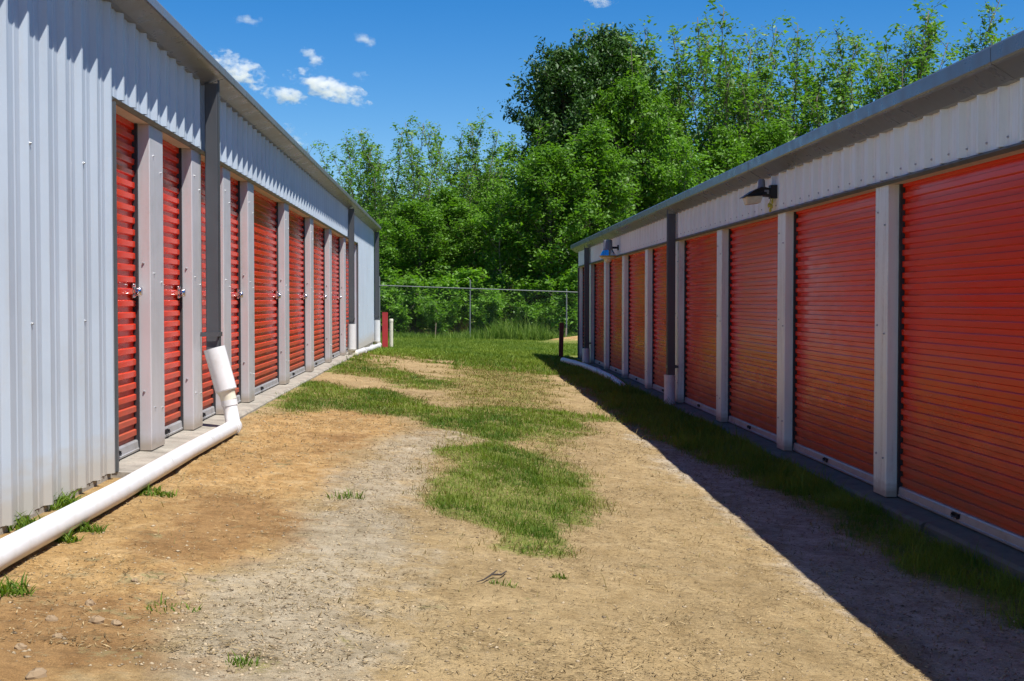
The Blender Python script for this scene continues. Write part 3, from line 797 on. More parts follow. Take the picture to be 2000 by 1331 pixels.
OPL = [(8.46, 9.55), (9.98, 11.07), (11.47, 12.56), (12.96, 14.05), (14.46, 17.07), (17.50, 20.11), (20.54, 23.15), (23.58, 26.19), (26.62, 29.50)]
building((XL, 0, ZSL), 0.0, 'sunlit storage building with red doors and white ground pipe on the left', -9.0, 35.7, OPL, 2.314, 1.84 + 1.064, 1.90 + 1.064, 1.975 + 1.064, 0.32,
         [(11.45, 0.62), (26.75, 0.55), (35.55, 0.52)], 0.13, M['siding_sunlit'], M['concrete'], M['post_sunlit'], 0.207)
YR = [9.92 + 3.03 * k for k in range(-5, 8)]
OPR = [(-(YR[k + 1] - 0.29), -YR[k]) for k in range(len(YR) - 1)] + [(-33.65, -YR[-1])]
OPR = sorted((round(a, 3), round(b, 3)) for a, b in OPR)
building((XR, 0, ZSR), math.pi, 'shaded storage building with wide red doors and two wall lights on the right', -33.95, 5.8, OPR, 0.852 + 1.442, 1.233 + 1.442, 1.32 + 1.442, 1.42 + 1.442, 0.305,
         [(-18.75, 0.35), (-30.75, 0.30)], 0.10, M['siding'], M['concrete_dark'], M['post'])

# ------------------------------------------------------------------ drain pipes
def gz(x, y): return float(ground_z(x, y))
# long white pipe on the left, with the tilted sleeve round the downspout foot
r0 = empty('drain_pipe', (-1.92, 11.2, gz(-1.92, 11.2)))
tag(r0, 'long white pipe along the left building with a tilted sleeve on its far end', 'drain pipe', 'white drain pipes along the buildings')
def wpart(mb, name, mat, root, smooth=True):
    loc = tuple(root.location)
    mb.v = [(x - loc[0], y - loc[1], z - loc[2]) for x, y, z in mb.v]
    return mb.build(name, mat, root, smooth=smooth)
RP = 0.059
pts = [(-1.86, 11.30), (-1.87, 9.5), (-1.88, 7.5), (-1.88, 5.6), (-1.87, 3.5), (-1.86, 1.2)]
zp = [gz(a, b) + RP + 0.012 for a, b in pts]
mb = MB(); mb.tube([(a, b, z) for (a, b), z in zip(pts, zp)], RP, 24); wpart(mb, 'pipe', M['pvc'], r0)
sx, sy = -1.93, 11.45
top = Vector((-2.045, sy, ZSL + 0.66)); bot = Vector((-1.945, sy - 0.01, ZSL + 0.30))
mb = MB(); ax = (bot - top)
mb.tube([top, top + ax * 0.5, bot], 0.092, 28, cap=False)
mb.tube([top + ax * 0.01, bot], 0.086, 28, cap=False)
mb.tube([bot - ax * 0.02, bot + ax * 0.01], [0.095, 0.088], 28)
wpart(mb, 'sleeve', M['pvc'], r0)
mb = MB(); q = bot + ax.normalized() * 0.085
mb.tube([bot, bot + ax.normalized() * 0.03, bot + ax.normalized() * 0.04, q], [0.082, 0.070, 0.068, 0.068], 24)
wpart(mb, 'coupling', M['pvcold'], r0)
mb = MB(); e0 = q; e1 = Vector((-1.86, 11.30, zp[0]))
mid = Vector((e0.x + 0.03, e0.y - 0.0, e1.z + 0.045))
path = [e0]
for i in range(1, 9):
    u = i / 8; path.append(e0 * (1 - u) ** 2 + mid * 2 * u * (1 - u) + e1 * u * u)
path.append(e1 + Vector((0, -0.12, 0.0)))
mb.tube(path, 0.062, 24)
d0 = (path[1] - path[0]).normalized(); mb.tube([path[0], path[0] + d0 * 0.05], 0.069, 24)
mb.tube([e1 + Vector((0, 0.02, 0)), e1 + Vector((0, -0.06, 0))], 0.069, 24); wpart(mb, 'elbow', M['pvc'], r0)
# far left drain: two boots joined by one pipe
r1 = empty('drain_pipe', (-1.98, 26.75, gz(-1.98, 26.75)))
tag(r1, 'short white pipe joining two upright sleeves at the far end of the left building', 'drain pipe', 'white drain pipes along the buildings')
for yb, ztop in ((26.75, ZSL + 0.60), (35.5, ZSL + 0.55)):
    zb = gz(-2.0, yb)
    mb = MB(); mb.tube([(-2.05, yb, zb + 0.14), (-2.05, yb, ztop)], 0.088, 24); wpart(mb, 'sleeve', M['pvc'], r1)
    mb = MB(); mb.tube([(-2.05, yb, zb + 0.16), (-2.05, yb, zb + 0.11)], [0.094, 0.07], 24)
    mb.tube([(-2.05, yb, zb + 0.12), (-2.05, yb + 0.0, zb + 0.07), (-2.03, yb + 0.08, zb + 0.055), (-2.0, yb + 0.2, zb + 0.06)], 0.066, 20); wpart(mb, 'elbow', M['pvcold'], r1)
ya = np.linspace(26.9, 35.55, 6)
mb = MB(); mb.tube([(-2.0 + 0.10 * math.sin(i * 0.62), float(v_), gz(-1.95, v_) + 0.062) for i, v_ in enumerate(ya)], RP, 20)
for v_ in (28.6, 31.5, 34.0): mb.tube([(-1.93, v_, gz(-1.95, v_) + 0.062), (-1.93, v_ + 0.12, gz(-1.95, v_ + .1) + 0.062)], 0.067, 20)
wpart(mb, 'pipe', M['pvc'], r1)
# right side
r2 = empty('drain_pipe', (2.80, 28.5, gz(2.8, 28.5)))
tag(r2, 'shaded white pipe lying slantwise on the grass at the far right building', 'drain pipe', 'white drain pipes along the buildings')
pp = [(2.50, 30.5, .075), (2.66, 29.6, .07), (2.78, 28.4, .065), (2.84, 26.5, .06), (2.88, 24.3, .05), (2.90, 23.0, .01), (2.90, 22.3, -0.05)]
mb = MB(); mb.tube([(a, b, gz(a, b) + c) for a, b, c in pp], 0.062, 20)
for k in (1, 3): a, b, c = pp[k]; mb.tube([(a, b, gz(a, b) + c), (a + .02, b - .14, gz(a, b - .14) + c)], 0.070, 20)
wpart(mb, 'pipe', M['pvc'], r2)
mb = MB(); mb.tube([(3.055, 30.75, ZSR + 0.34), (3.055, 30.75, gz(3.0, 30.75) - 0.02)], 0.086, 24); wpart(mb, 'sleeve', M['pvc'], r2)
mb = MB(); mb.tube([(3.055, 18.75, gz(3.03, 18.75) - 0.03), (3.055, 18.75, ZSR + 0.39)], 0.08, 24)
mb.tube([(3.055, 18.75, ZSR + 0.38), (3.055, 18.75, ZSR + 0.392)], [0.084, 0.084], 24)
tag(mb.build('drain_sleeve', M['pvc'], loc=(3.055, 18.75, gz(3.03, 18.75)), smooth=True), 'white upright drain sleeve at the foot of the nearer right downspout', 'drain sleeve')

# ------------------------------------------------------------------ bollard posts
x, y = -1.79, 34.6
mb = MB(); mb.bbox(x - .072, x + .072, y - .05, y + .05, gz(x, y) - .05, gz(x, y) + .93, 0.008)
mb.bbox(x - .074, x + .074, y - .052, y + .052, gz(x, y) + .932, gz(x, y) + .945, 0.01)
tag(mb.build('post', M['redpost'], loc=(x, y, gz(x, y))), 'bright red square post beside the far end of the left building', 'post', 'red posts')
x, y = -1.66, 35.3
mb = MB(); z = gz(x, y)
mb.lathe([(0.046, -0.05), (0.046, 0.70), (0.052, 0.702), (0.052, 0.765), (0.046, 0.775), (0.01, 0.778)], (x, y, z), 'z', 20)
tag(mb.build('vent_pipe', M['pvcold'], loc=(x, y, z), smooth=True), 'cream capped upright pipe just right of the bright red post', 'pipe')
x, y = 2.68, 33.4; z = gz(x, y)
mb = MB(); mb.bbox(-.055, .055, -.05, .05, -.05, .90, 0.008); mb.bbox(-.05, .05, -.045, .045, .901, .91, 0.01)
o = mb.build('post', M['darkred']); o.location = (x, y, z); o.rotation_euler = (0, math.radians(1.5), 0)
tag(o, 'dark reddish post standing in shade near the far right building corner', 'post', 'red posts')

# ------------------------------------------------------------------ wall lights on the right building
YL = 13.0; ZL = E + (588 - 379) * YL / 2600 + 0.02
x0 = XR - 0.04
wl = empty('wall_light', (x0, YL, ZL))
tag(wl, 'black shoebox wall light with grey photocell, nearer of the two on the right building', 'wall light', 'wall lights')
mb = MB(); mb.bbox(-0.03, 0.036, -0.05, 0.05, -0.06, 0.07, 0.006); mb.build('wall_bracket', M['black'], wl)
mb = MB()   # body: deep at the wall, tapering outward
prof = [(-0.02, 0.035), (-0.10, 0.045), (-0.16, 0.045), (-0.24, 0.015), (-0.32, -0.03), (-0.355, -0.046), (-0.36, -0.056), (-0.30, -0.044), (-0.14, -0.036), (-0.02, -0.045)]
prof = [(a * 0.85, b) for a, b in prof]
def hw(xx): return 0.045 + 0.075 * min(1, max(0, (-xx - 0.03) / 0.12)) - 0.03 * max(0, (-xx - 0.28) / 0.08)
n = len(prof); vs = [(a, -hw(a), b) for a, b in prof] + [(a, hw(a), b) for a, b in prof]
mb.add(vs, [(i, (i + 1) % n, (i + 1) % n + n, i + n) for i in range(n)] + [tuple(range(n))[::-1], tuple(range(n, 2 * n))])
mb.build('housing', M['black'], wl)
mb = MB(); mb.box(-0.10, -0.055, -0.0755, -0.073, -0.02, 0.02); mb.build('rating_plate', M['greyplastic'], wl)
mb = MB(); mb.lathe([(0.040, 0.04), (0.040, 0.055), (0.034, 0.056), (0.034, 0.115), (0.026, 0.128), (0.005, 0.13)], (-0.11, 0, 0), 'z', 20); mb.build('photocell', M['greyplastic'], wl, smooth=True)
mb = MB()
top_ = [(-0.285, -0.085, -0.047), (-0.115, -0.100, -0.037), (-0.115, 0.100, -0.037), (-0.285, 0.085, -0.047)]
bt_ = [(-0.268, -0.06, -0.125), (-0.135, -0.08, -0.108), (-0.135, 0.08, -0.108), (-0.268, 0.06, -0.125)]
mb.add(top_ + bt_, [(0, 1, 2, 3), (7, 6, 5, 4), (0, 4, 5, 1), (1, 5, 6, 2), (2, 6, 7, 3), (3, 7, 4, 0)])
o = mb.build('lens', M['lens'], wl); bv = o.modifiers.new('bevel', 'BEVEL'); bv.width = 0.012; bv.segments = 3
mb = MB()
mb.tube([(-0.02, -0.02, -0.05), (-0.035, -0.03, -0.10), (-0.015, -0.03, -0.15), (-0.04, -0.03, -0.19)], 0.006, 6)
mb.tube([(-0.005, -0.02, -0.05), (-0.015, -0.035, -0.12), (-0.05, -0.035, -0.14)], 0.006, 6)
for c_, d_ in (((-0.02, -0.03, -0.14), 0.016), ((-0.045, -0.035, -0.13), 0.014), ((-0.03, -0.03, -0.175), 0.013), ((-0.012, -0.03, -0.095), 0.012)):
    mb.lathe([(0.4 * d_, -0.02), (d_, -0.012), (d_ * 0.9, 0.012), (0.3 * d_, 0.022)], c_, 'z', 8)
mb.build('loose_wiring', M['yellow'], wl, smooth=True)
YL = 25.3; ZL = E + (588 - 484) * YL / 2600
wl = empty('wall_light', (x0, YL, ZL))
tag(wl, 'barn wall light with conical reflector and bulb, farther of the two on the right building', 'wall light', 'wall lights')
mb = MB(); mb.bbox(-0.02, 0.036, -0.04, 0.04, -0.05, 0.05, 0.005); mb.tube([(-0.01, 0, 0), (-0.12, 0, 0)], 0.022, 10); mb.build('wall_bracket', M['black'], wl)
mb = MB(); mb.lathe([(0.01, 0.155), (0.075, 0.145), (0.085, 0.13), (0.085, -0.015), (0.095, -0.03), (0.09, -0.045), (0.02, -0.045)], (-0.20, 0, 0), 'z', 24); mb.build('housing', M['greyplastic'], wl, smooth=True)
mb = MB(); mb.lathe([(0.095, -0.046), (0.11, -0.07), (0.15, -0.135), (0.156, -0.15), (0.150, -0.15), (0.10, -0.07)], (-0.20, 0, 0), 'z', 28, cap=False); mb.build('reflector', M['reflector'], wl, smooth=True)
mb = MB(); mb.lathe([(0.158, -0.151), (0.162, -0.158), (0.160, -0.178), (0.12, -0.182)], (-0.20, 0, 0), 'z', 28, cap=False); mb.build('rim', M['amber'], wl, smooth=True)
mb = MB(); mb.lathe([(0.155, -0.176), (0.13, -0.205), (0.085, -0.215), (0.075, -0.23), (0.07, -0.255), (0.045, -0.275), (0.01, -0.28)], (-0.20, 0, 0), 'z', 24); mb.build('lens', M['lens'], wl, smooth=True)

# ------------------------------------------------------------------ fence
YF = 52.0
fr = empty('chain_link_fence', (0.6, YF, gz(0.6, YF)))
tag(fr, 'chain link fence with a thin steel top rail in front of the trees', 'fence')
def rail_z(x): return E + 0.60 - (x + 2.9) * 0.034
xs_ = np.linspace(-9, 20, 12)
mb = MB(); mb.tube([(float(a), YF, rail_z(a)) for a in xs_], 0.018, 8); wpart(mb, 'top_rail', M['galvpipe'], fr)
posts_x = [-8.6, -5.75, -2.9, 0.62, 4.4, 8.2, 12.0, 15.8, 19.6]
for k, a in enumerate(posts_x):
    mb = MB(); z = gz(a, YF)
    hh = rail_z(a) + (0.30 if k in (2, 3) else 0.06)
    mb.tube([(a, YF + .03, z - .05), (a, YF + .03, z + .5), (a + (0.01 if k == 3 else 0), YF + .03, hh)], 0.026, 10); mb.lathe([(0.028, 0), (0.026, 0.03), (0.005, 0.045)], (a, YF + .03, hh), 'z', 10)
    wpart(mb, 'post', M['galvpipe'], fr)
mb = MB(); st = 0.11; hgt = 1.95
x = -8.6
while x < 19.6:
    for s in (1, -1):
        a0, a1 = (x, x + hgt) if s == 1 else (x + hgt, x)
        z0, z1 = gz(a0, YF) + 0.05, rail_z(a1)
        mb.add([(a0 - .0008, YF - .03, z0), (a0 + .0008, YF - .03, z0), (a1 + .0008, YF - .03, z1), (a1 - .0008, YF - .03, z1), (a0, YF - .029, z0), (a1, YF - .029, z1)],
               [(0, 1, 2, 3), (1, 4, 5, 2), (4, 0, 3, 5)])
    x += st
wpart(mb, 'wire_mesh', M['galvpipe'], fr, smooth=False)
for px, py0, py1, wd, lab in ((850, 657, 628, 0.03, 'thin pale wooden stake leaning against the undergrowth by the fence'), (1105, 668, 645, 0.05, 'short pale stake behind the dark reddish post')):
    xx = (px - VPX) / F_PX * 51.3; z = gz(xx, 51.3)
    mb = MB(); mb.bbox(-wd / 2, wd / 2, -.02, .02, -.05, (py0 - py1) / F_PX * 51.3 + 0.05, 0.006); mb.box(-wd / 2 - .004, wd / 2 + .004, -.024, .024, 0.2, 0.23)
    o = mb.build('stake', M['wood']); o.location = (xx, 51.3, z); o.rotation_euler = (0, math.radians(3), 0)
    tag(o, lab, 'stake')

# ------------------------------------------------------------------ trees
def make_tree(seed, H, R, cb, prof, nbr, up, twigs, lpt, leaf, nstem, spread, tr, clump_r, mat_leaf, mat_bark, droop=0.0, flat=0.6):
    r = np.random.default_rng(seed)
    tb = MB(); LP, LN, LT = [], [], []
    stems = []
    for s in range(nstem):
        a = r.uniform(0, 6.28); so = spread * R * (0.3 + 0.7 * r.uniform()) if nstem > 1 else spread * R * r.uniform()
        hs = H * (1 - (0.28 * r.uniform() if s else 0))
        pts = []
        wob = r.normal(0, 0.05 * R, (9, 2)); wob = np.cumsum(wob, 0) * 0.5
        for i in range(9):
            u = i / 8
            pts.append((math.cos(a) * so * (0.05 + u ** 1.2) + wob[i, 0], math.sin(a) * so * (0.05 + u ** 1.2) + wob[i, 1], hs * u - (0.1 if i == 0 else 0)))
        stems.append(np.array(pts))
        rad = [max(0.008, tr * (1.15 if i == 0 else 1) * (1 - 0.93 * i / 8) / (1 if nstem == 1 else nstem ** 0.4)) for i in range(9)]
        tb.tube(pts, rad, 7)
    for i in range(nbr):
        st = stems[i % nstem]
        v = (i + r.uniform()) / nbr; v = v ** 0.85
        u = cb + (0.985 - cb) * v
        f = u * 8; k = min(int(f), 7); p0 = st[k] + (st[k + 1] - st[k]) * (f - k)
        az = i * 2.399 + r.uniform(-0.6, 0.6)
        L = R * prof(v) * r.uniform(0.55, 1.1) / (1 if nstem == 1 else nstem ** 0.3)
        el = up + r.uniform(-0.25, 0.3)
        d = np.array([math.cos(az) * math.cos(el), math.sin(az) * math.cos(el), math.sin(el)])
        pts = [p0]
        for j in range(4):
            d = d + np.array([0, 0, 0.10 - droop * 0.35]) + r.normal(0, 0.10, 3); d /= np.linalg.norm(d)
            pts.append(pts[-1] + d * L / 4)
        rb = max(0.010, tr * 0.32 * (1.05 - u))
        tb.tube(pts, [rb, rb * .8, rb * .6, rb * .45, rb * .25], 5, cap=False)
        pts = np.array(pts)
        nt_ = max(3, int(twigs * (0.5 + L / R)))
        for t in range(nt_):
            q = 0.22 + 0.78 * r.uniform() ** 0.7; f = q * 4; k = min(int(f), 3)
            b0 = pts[k] + (pts[k + 1] - pts[k]) * (f - k)
            td = d * 0.4 + r.normal(0, 0.6, 3) + np.array([0, 0, 0.35 - droop]); td /= np.linalg.norm(td)
            tl = clump_r * r.uniform(0.8, 1.8)
            if r.uniform() < 0.4: tb.tube([b0, b0 + td * tl], [0.009, 0.004], 3, cap=False)
            m = int(lpt * r.uniform(0.5, 1.5)) + 1
            w_ = r.uniform(0.15, 1.1, m)[:, None]
            P = b0 + td * tl * w_ + r.normal(0, clump_r * 0.42, (m, 3)) * np.array([1, 1, 0.8])
            LP.append(P)
            nn = r.normal(0, flat, (m, 3)) + np.array([0, 0, 0.9]) + (P - np.array([0, 0, H * 0.5])) * np.array([0.12, 0.12, 0]) / max(R, 0.5)
            LN.append(nn); LT.append(np.clip(r.normal(0.5, 0.22, m) + r.normal(0, 0.16), 0, 1))
    P = np.concatenate(LP); Nn = np.concatenate(LN); T = np.concatenate(LT)
    k = P[:, 2] > 0.02; P, Nn, T = P[k], Nn[k], T[k]
    Nn /= np.linalg.norm(Nn, axis=1)[:, None]
    n = len(P)
    rd = r.normal(0, 1, (n, 3)); U = np.cross(Nn, rd); U /= np.linalg.norm(U, axis=1)[:, None] + 1e-9
    W = np.cross(Nn, U)
    s = leaf * np.clip(r.lognormal(-0.08, 0.38, n), 0.4, 2.2)[:, None]
    V = np.stack([P - U * s, P - W * s * 0.48 - U * s * 0.1 + Nn * s * 0.15, P + U * s, P + W * s * 0.48 - U * s * 0.1 + Nn * s * 0.15], 1).reshape(-1, 3)
    b = np.arange(n) * 4
    T4 = np.repeat(T, 4)
    Fc = np.concatenate([np.stack([b, b + 1, b + 2], 1), np.stack([b, b + 2, b + 3], 1)])
    crown = raw_mesh('crown', V, Fc, mat_leaf, {'tone': T4})
    me = bpy.data.meshes.new('trunk'); me.from_pydata(tb.v, [], tb.f); me.materials.append(mat_bark); me.update()
    me.polygons.foreach_set('use_smooth', [True] * len(me.polygons))
    return me, crown
bell = lambda v: max(0.12, math.sin(math.pi * min(1, 0.18 + v * 0.82)) ** 0.8)
ovoid = lambda v: max(0.10, math.sqrt(max(0, 1 - (2 * v - 0.9) ** 2 * 0.95)))
fastig = lambda v: 0.9 - 0.55 * v
bushp = lambda v: 1.0 - 0.5 * v
PROTO = {
    'airy1': make_tree(101, 10, 2.5, 0.16, fastig, 250, 1.05, 5, 9, 0.058, 10, 1.1, 0.08, 0.20, M['leaf_pale'], M['bark']),
    'airy2': make_tree(102, 10, 2.9, 0.14, fastig, 270, 0.95, 5, 9, 0.060, 11, 1.1, 0.075, 0.22, M['leaf_pale'], M['bark']),
    'airy3': make_tree(103, 10, 2.5, 0.18, fastig, 230, 1.1, 5, 9, 0.060, 9, 1.1, 0.095, 0.20, M['leaf_mid'], M['bark']),
    'mid1': make_tree(111, 10, 3.0, 0.12, ovoid, 110, 0.45, 9, 17, 0.092, 1, 0.2, 0.16, 0.40, M['leaf_mid'], M['bark']),
    'mid2': make_tree(112, 10, 3.2, 0.10, bell, 110, 0.55, 9, 16, 0.095, 2, 0.35, 0.14, 0.42, M['leaf_mid'], M['bark']),
    'mid3': make_tree(113, 10, 2.8, 0.10, ovoid, 96, 0.6, 9, 15, 0.09, 3, 0.5, 0.12, 0.40, M['leaf_vine'], M['barkpale']),
    'dark': make_tree(121, 13, 3.6, 0.22, ovoid, 150, 0.30, 12, 24, 0.10, 1, 0.1, 0.24, 0.44, M['leaf_dark'], M['bark']),
    'bush1': make_tree(131, 2.4, 1.5, 0.06, bushp, 44, 0.6, 8, 15, 0.075, 5, 0.7, 0.03, 0.24, M['leaf_vine'], M['bark']),
    'bush2': make_tree(132, 2.2, 1.6, 0.04, bushp, 44, 0.5, 8, 15, 0.08, 6, 0.8, 0.03, 0.26, M['leaf_mid'], M['bark']),
    'vine': make_tree(133, 3.2, 0.75, 0.04, bushp, 40, 0.7, 8, 16, 0.075, 3, 0.5, 0.03, 0.22, M['leaf_vine'], M['bark']),
}
def plant(kind, name, px, top, Y, label, cat, group, wide=1.0):
    """a tree standing at depth Y; px/top = sight line to its tip, from which its height follows"""
    x = (px - VPX) / F_PX * Y
    z = gz(x, Y)
    Hh = E + (VPY - top) / F_PX * Y - z
    tm, cm = PROTO[kind]
    H0 = {'dark': 13, 'bush1': 2.4, 'bush2': 2.2, 'vine': 3.2}.get(kind, 10)
    s = Hh / H0
    root = empty(name, (x, Y, z), random.uniform(0, 6.28))
    root.scale = (s * wide, s * wide, s)
    tag(root, label, cat, group)
    a = link_mesh('trunk' if cat == 'tree' else 'stem', tm, root); b = link_mesh('crown' if cat == 'tree' else 'foliage', cm, root)
    return root
GT = 'trees beyond the fence'
T = lambda *a, **k: plant(*a, 'tree', GT, **k)
# thin pale saplings over the left roof
T('airy1', 'slender_tree', 660, 285, 62, 'slender pale tree showing above the left roof, farthest left', wide=1.3)
T('airy2', 'slender_tree', 690, 285, 64, 'slender pale tree just right of the leftmost one above the roof', wide=1.3)
T('airy3', 'slender_tree', 735, 262, 60, 'thin sapling rising above the far end of the left roof', wide=1.3)
T('airy1', 'slender_tree', 772, 250, 66, 'slender pale tree over the red and cream posts', wide=1.3)
T('airy2', 'slender_tree', 815, 262, 61, 'sparse pale tree with sky gaps left of the fence post', wide=1.3)
T('airy3', 'slender_tree', 862, 240, 65, 'tallest of the thin pale trees left of the fence post', wide=1.3)
T('airy1', 'slender_tree', 905, 244, 63, 'thin pale tree directly above the middle fence post', wide=1.3)
T('airy2', 'slender_tree', 950, 245, 67, 'thin pale tree just left of the dark dense tree', wide=1.3)
T('airy3', 'slender_tree', 985, 255, 64, 'thin tree touching the left flank of the dark dense tree', wide=1.3)
# leafy middle rows
T('mid3', 'leafy_tree', 745, 430, 57, 'low leafy tree behind the corner of the left building', wide=1.3)
T('mid1', 'leafy_tree', 820, 402, 58, 'leafy green tree behind the left part of the fence rail', wide=1.3)
T('mid2', 'leafy_tree', 900, 372, 59, 'rounded leafy tree behind the middle fence post', wide=1.25)
T('mid3', 'leafy_tree', 980, 352, 58, 'bright leafy tree at the left foot of the dark dense tree', wide=1.2)
T('dark', 'dense_tree', 1186, 76, 66, 'tall dense dark green tree rising highest left of the right roof', wide=0.78)
T('dark', 'dense_tree', 1108, 112, 65, 'lower dense dark tree on the left flank of the tallest dark tree', wide=0.78)
T('mid1', 'leafy_tree', 1080, 300, 57.5, 'bright leafy tree in front of the dark dense tree', wide=1.15)
T('mid2', 'leafy_tree', 1165, 255, 59, 'leafy tree above the far corner of the right roof', wide=1.1)
T('mid1', 'leafy_tree', 1250, 168, 63, 'tall leafy tree right of the dark dense tree', wide=0.85)
T('mid3', 'leafy_tree', 1330, 232, 61, 'leafy tree with pale stems above the middle of the right roof', wide=0.95)
T('mid2', 'leafy_tree', 1420, 250, 62, 'broad leafy tree right of the one with pale stems over the right roof', wide=0.95)
T('mid1', 'leafy_tree', 1520, 252, 64, 'leafy tree above the nearer wall light', wide=0.9)
T('mid3', 'leafy_tree', 1620, 235, 63, 'leafy tree third from the right along the right roof', wide=0.85)
# tall thin trees over the right roof
for px, top, Y, kd, lab in (
        (1225, 60, 71, 'airy2', 'thin tree partly behind the tip of the tallest dark tree'),
        (1255, 45, 70, 'airy1', 'tall thin tree right beside the tip of the dark dense tree'),
        (1300, 75, 67, 'airy2', 'tall thin tree second right of the dark dense tree'),
        (1352, 28, 69, 'airy3', 'very tall thin tree third right of the dark dense tree'),
        (1385, 70, 71, 'airy2', 'thin tree halfway along the right wood between taller tips'),
        (1420, 35, 66, 'airy1', 'tall airy tree fourth right of the dark dense tree'),
        (1460, 75, 70, 'airy2', 'airy tree left of the wide sky gap over the right roof'),
        (1520, 60, 67, 'airy3', 'airy tree above and left of the nearer wall light'),
        (1575, 45, 69, 'airy1', 'airy tree with upright tips above the nearer wall light'),
        (1622, 40, 66, 'airy2', 'leafy tipped airy tree sixth from the right end of the wood'),
        (1680, 40, 70, 'airy1', 'airy tree fifth from the right end of the wood'),
        (1728, 30, 67, 'airy3', 'airy tree fourth from the right end of the wood'),
        (1775, 10, 68, 'airy2', 'tallest airy tree, third from the right end of the wood'),
        (1812, 38, 71, 'airy3', 'thin tree second from the right end of the wood'),
        (1845, 62, 66, 'airy1', 'last thin tree at the right end of the wood, above the roof')):
    T(kd, 'slender_tree', px, top + 8, Y, lab, wide=1.3)
for k, (px, top, Y) in enumerate(((620, 450, 70), (700, 430, 73), (790, 385, 71), (880, 385, 74), (960, 350, 72), (1050, 230, 74), (1190, 160, 75), (1290, 235, 73), (1390, 250, 74), (1480, 262, 75), (1560, 258, 73), (1660, 235, 75), (1740, 215, 74))):
    plant(('mid2', 'mid1', 'mid3')[k % 3], 'leafy_tree', px, top, Y, 'green tree deep in the wood behind the front row', 'tree', 'trees deep in the wood', wide=1.1)
GB = 'bushes along the fence'
for px, top, Y, kd, wd, lab in (
        (730, 560, 54.5, 'bush2', 1.2, 'bush behind the last downspout of the left building'),
        (775, 575, 53.6, 'bush1', 1.0, 'leafy bush right behind the cream upright pipe'),
        (812, 545, 55.5, 'bush2', 1.2, 'dark bush left of the pale wooden stake'),
        (858, 590, 53.4, 'bush2', 1.1, 'low bush around the pale wooden stake'),
        (890, 540, 56.0, 'bush1', 1.2, 'tall bush just left of the middle fence post'),
        (945, 575, 53.5, 'bush1', 1.0, 'bright bush just right of the middle fence post'),
        (985, 560, 56.5, 'bush2', 1.2, 'dark bush behind the tall yellowish grass'),
        (1040, 600, 54.0, 'bush2', 1.2, 'low bush behind the right part of the tall grass'),
        (1075, 545, 57.0, 'bush2', 1.1, 'bush under the right end of the fence rail')):
    plant(kd, 'bush', px, top, Y, lab, 'bush', GB, wide=wd)
plant('vine', 'climbing_vine', 1108, 532, 52.7, 'vine covered clump climbing the fence beside the right building', 'vine', 'climbing vines', wide=1.1)
# wood floor filler
x = rng.uniform(-30, 46, 60000); y = rng.uniform(76, 92, 60000)
h0 = 5.5 + 4 * fbm(x * 0.2, y * 0.2, 81, 3)
P = np.stack([x, y, rng.uniform(0, 1, 60000) ** 0.8 * h0], 1)
U = rng.normal(0, 1, P.shape); U /= np.linalg.norm(U, axis=1)[:, None]; W = np.cross(U, rng.normal(0, 1, P.shape)); W /= np.linalg.norm(W, axis=1)[:, None]
V = np.stack([P - U * .26, P - W * .15, P + U * .26, P + W * .15], 1).reshape(-1, 3); b_ = np.arange(len(P)) * 4
me = raw_mesh('woodland', V, np.stack([b_, b_ + 1, b_ + 2, b_ + 3], 1), M['leaf_dark'], {'tone': np.repeat(rng.uniform(0, 1, len(P)), 4)})
tag(link_mesh('woodland', me), 'dark leafy mass of the wood far behind the first trees', 'woodland', kind='stuff')
# tall grass and weeds at the fence foot
x, y = scatter(42000, -3.2, 6.0, 51.0, 54.5, lambda x, y: 0.25 + 0.75 * sstep(0.42, 0.6, fbm(x * 1.2, y * 1.2, 91, 3)))
hh = rng.gamma(6, 0.045, len(x)) * (0.5 + 1.3 * np.exp(-((x - 2.4) / 1.6) ** 2))
blades('tall_grass', x, y, hh, rng.uniform(0.016, 0.03, len(x)), rng.uniform(0.1, 0.7, len(x)), M['tallgrass'], 'tall yellowish grass and weeds along the foot of the fence')

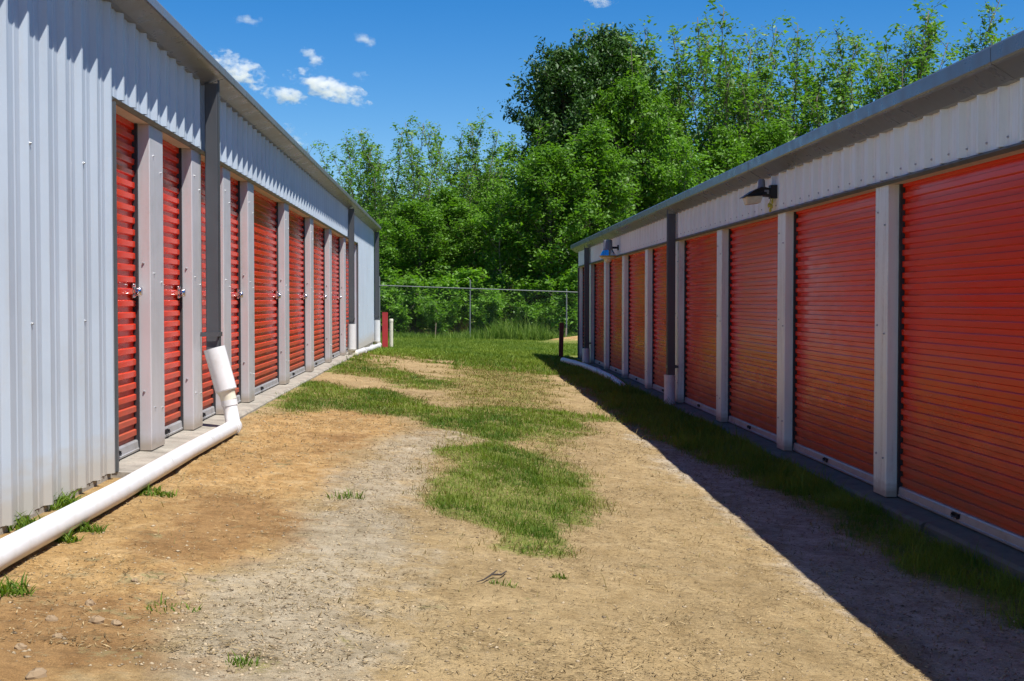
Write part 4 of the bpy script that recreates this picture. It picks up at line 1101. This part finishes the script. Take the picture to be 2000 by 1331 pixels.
# ------------------------------------------------------------------ clouds
def cloud_mat():
    m = bpy.data.materials.new('cloud_vapour'); m.use_nodes = True
    nt = m.node_tree; nt.nodes.remove(nt.nodes['Principled BSDF'])
    o = nt.nodes.new('ShaderNodeTexCoord').outputs['Object']
    ln = nt.nodes.new('ShaderNodeVectorMath'); ln.operation = 'LENGTH'; nt.links.new(o, ln.inputs[0])
    pos = geopos(nt)
    n1 = noise(nt, mapping(nt, pos, (1, 1, 1.5)), 0.055, 6, 0.66)
    d = math_(nt, 'SUBTRACT', 1.0, ln.outputs['Value'])
    d = math_(nt, 'ADD', d, math_(nt, 'MULTIPLY', math_(nt, 'SUBTRACT', n1, 0.60), 4.4))
    info = nt.nodes.new('ShaderNodeObjectInfo'); s = nt.nodes.new('ShaderNodeSeparateColor'); nt.links.new(info.outputs['Color'], s.inputs[0])
    dens = math_(nt, 'MULTIPLY', math_(nt, 'MULTIPLY', math_(nt, 'MAXIMUM', d, 0.0), 0.22), s.outputs[0])
    pv = nt.nodes.new('ShaderNodeVolumePrincipled')
    pv.inputs['Color'].default_value = (0.98, 0.98, 0.98, 1); pv.inputs['Anisotropy'].default_value = 0.0
    nt.links.new(dens, pv.inputs['Density'])
    nt.links.new(pv.outputs[0], nt.nodes['Material Output'].inputs['Volume'])
    return m
M['cloud'] = cloud_mat()
SC.cycles.volume_bounces = 4
SC.cycles.volume_step_rate = 1.0
import bmesh
bm = bmesh.new(); bmesh.ops.create_icosphere(bm, subdivisions=2, radius=1.0)
cme = bpy.data.meshes.new('cloud'); bm.to_mesh(cme); bm.free(); cme.materials.append(M['cloud'])
DC = 1500.0
for px, py, wx, wy, tilt, dens, lab in (
        (468, 138, 62, 30, 32, 1.0, 'white cloud touching the left roof edge'),
        (617, 117, 34, 16, 32, 0.9, 'small bright cloud alone in the middle of the sky'),
        (640, 172, 88, 25, 18, 1.0, 'largest ragged white cloud low in the left sky'),
        (562, 189, 52, 17, 8, 0.9, 'flat white cloud just left below the largest cloud'),
        (713, 78, 28, 11, 25, 0.45, 'small faint cloud high right of the others'),
        (702, 148, 26, 10, 8, 0.3, 'thin faint cloud wisp right of the largest cloud'),
        (490, 40, 44, 11, 0, 0.28, 'faint cloud wisp high above the left roof'),
        (578, 268, 36, 20, 30, 0.6, 'cloud peeking over the middle of the left roof'),
        (1162, 2, 46, 12, 3, 0.4, 'cloud cut by the top edge of the picture'),
        (705, 257, 24, 8, 5, 0.22, 'tiny faint cloud wisp above the thin pale trees')):
    d = Vector(ray(px, py)); d = d * DC
    o = bpy.data.objects.new('cloud', cme); COL.objects.link(o)
    o.location = Vector((0, 0, E)) + d
    s = DC / F_PX
    o.scale = (wx * s * 1.12, wx * s * 0.6, wy * s * 1.15)
    o.rotation_euler = (0, math.radians(tilt), 0)
    o.color = (dens, dens, dens, 1)
    tag(o, lab, 'cloud', 'clouds')
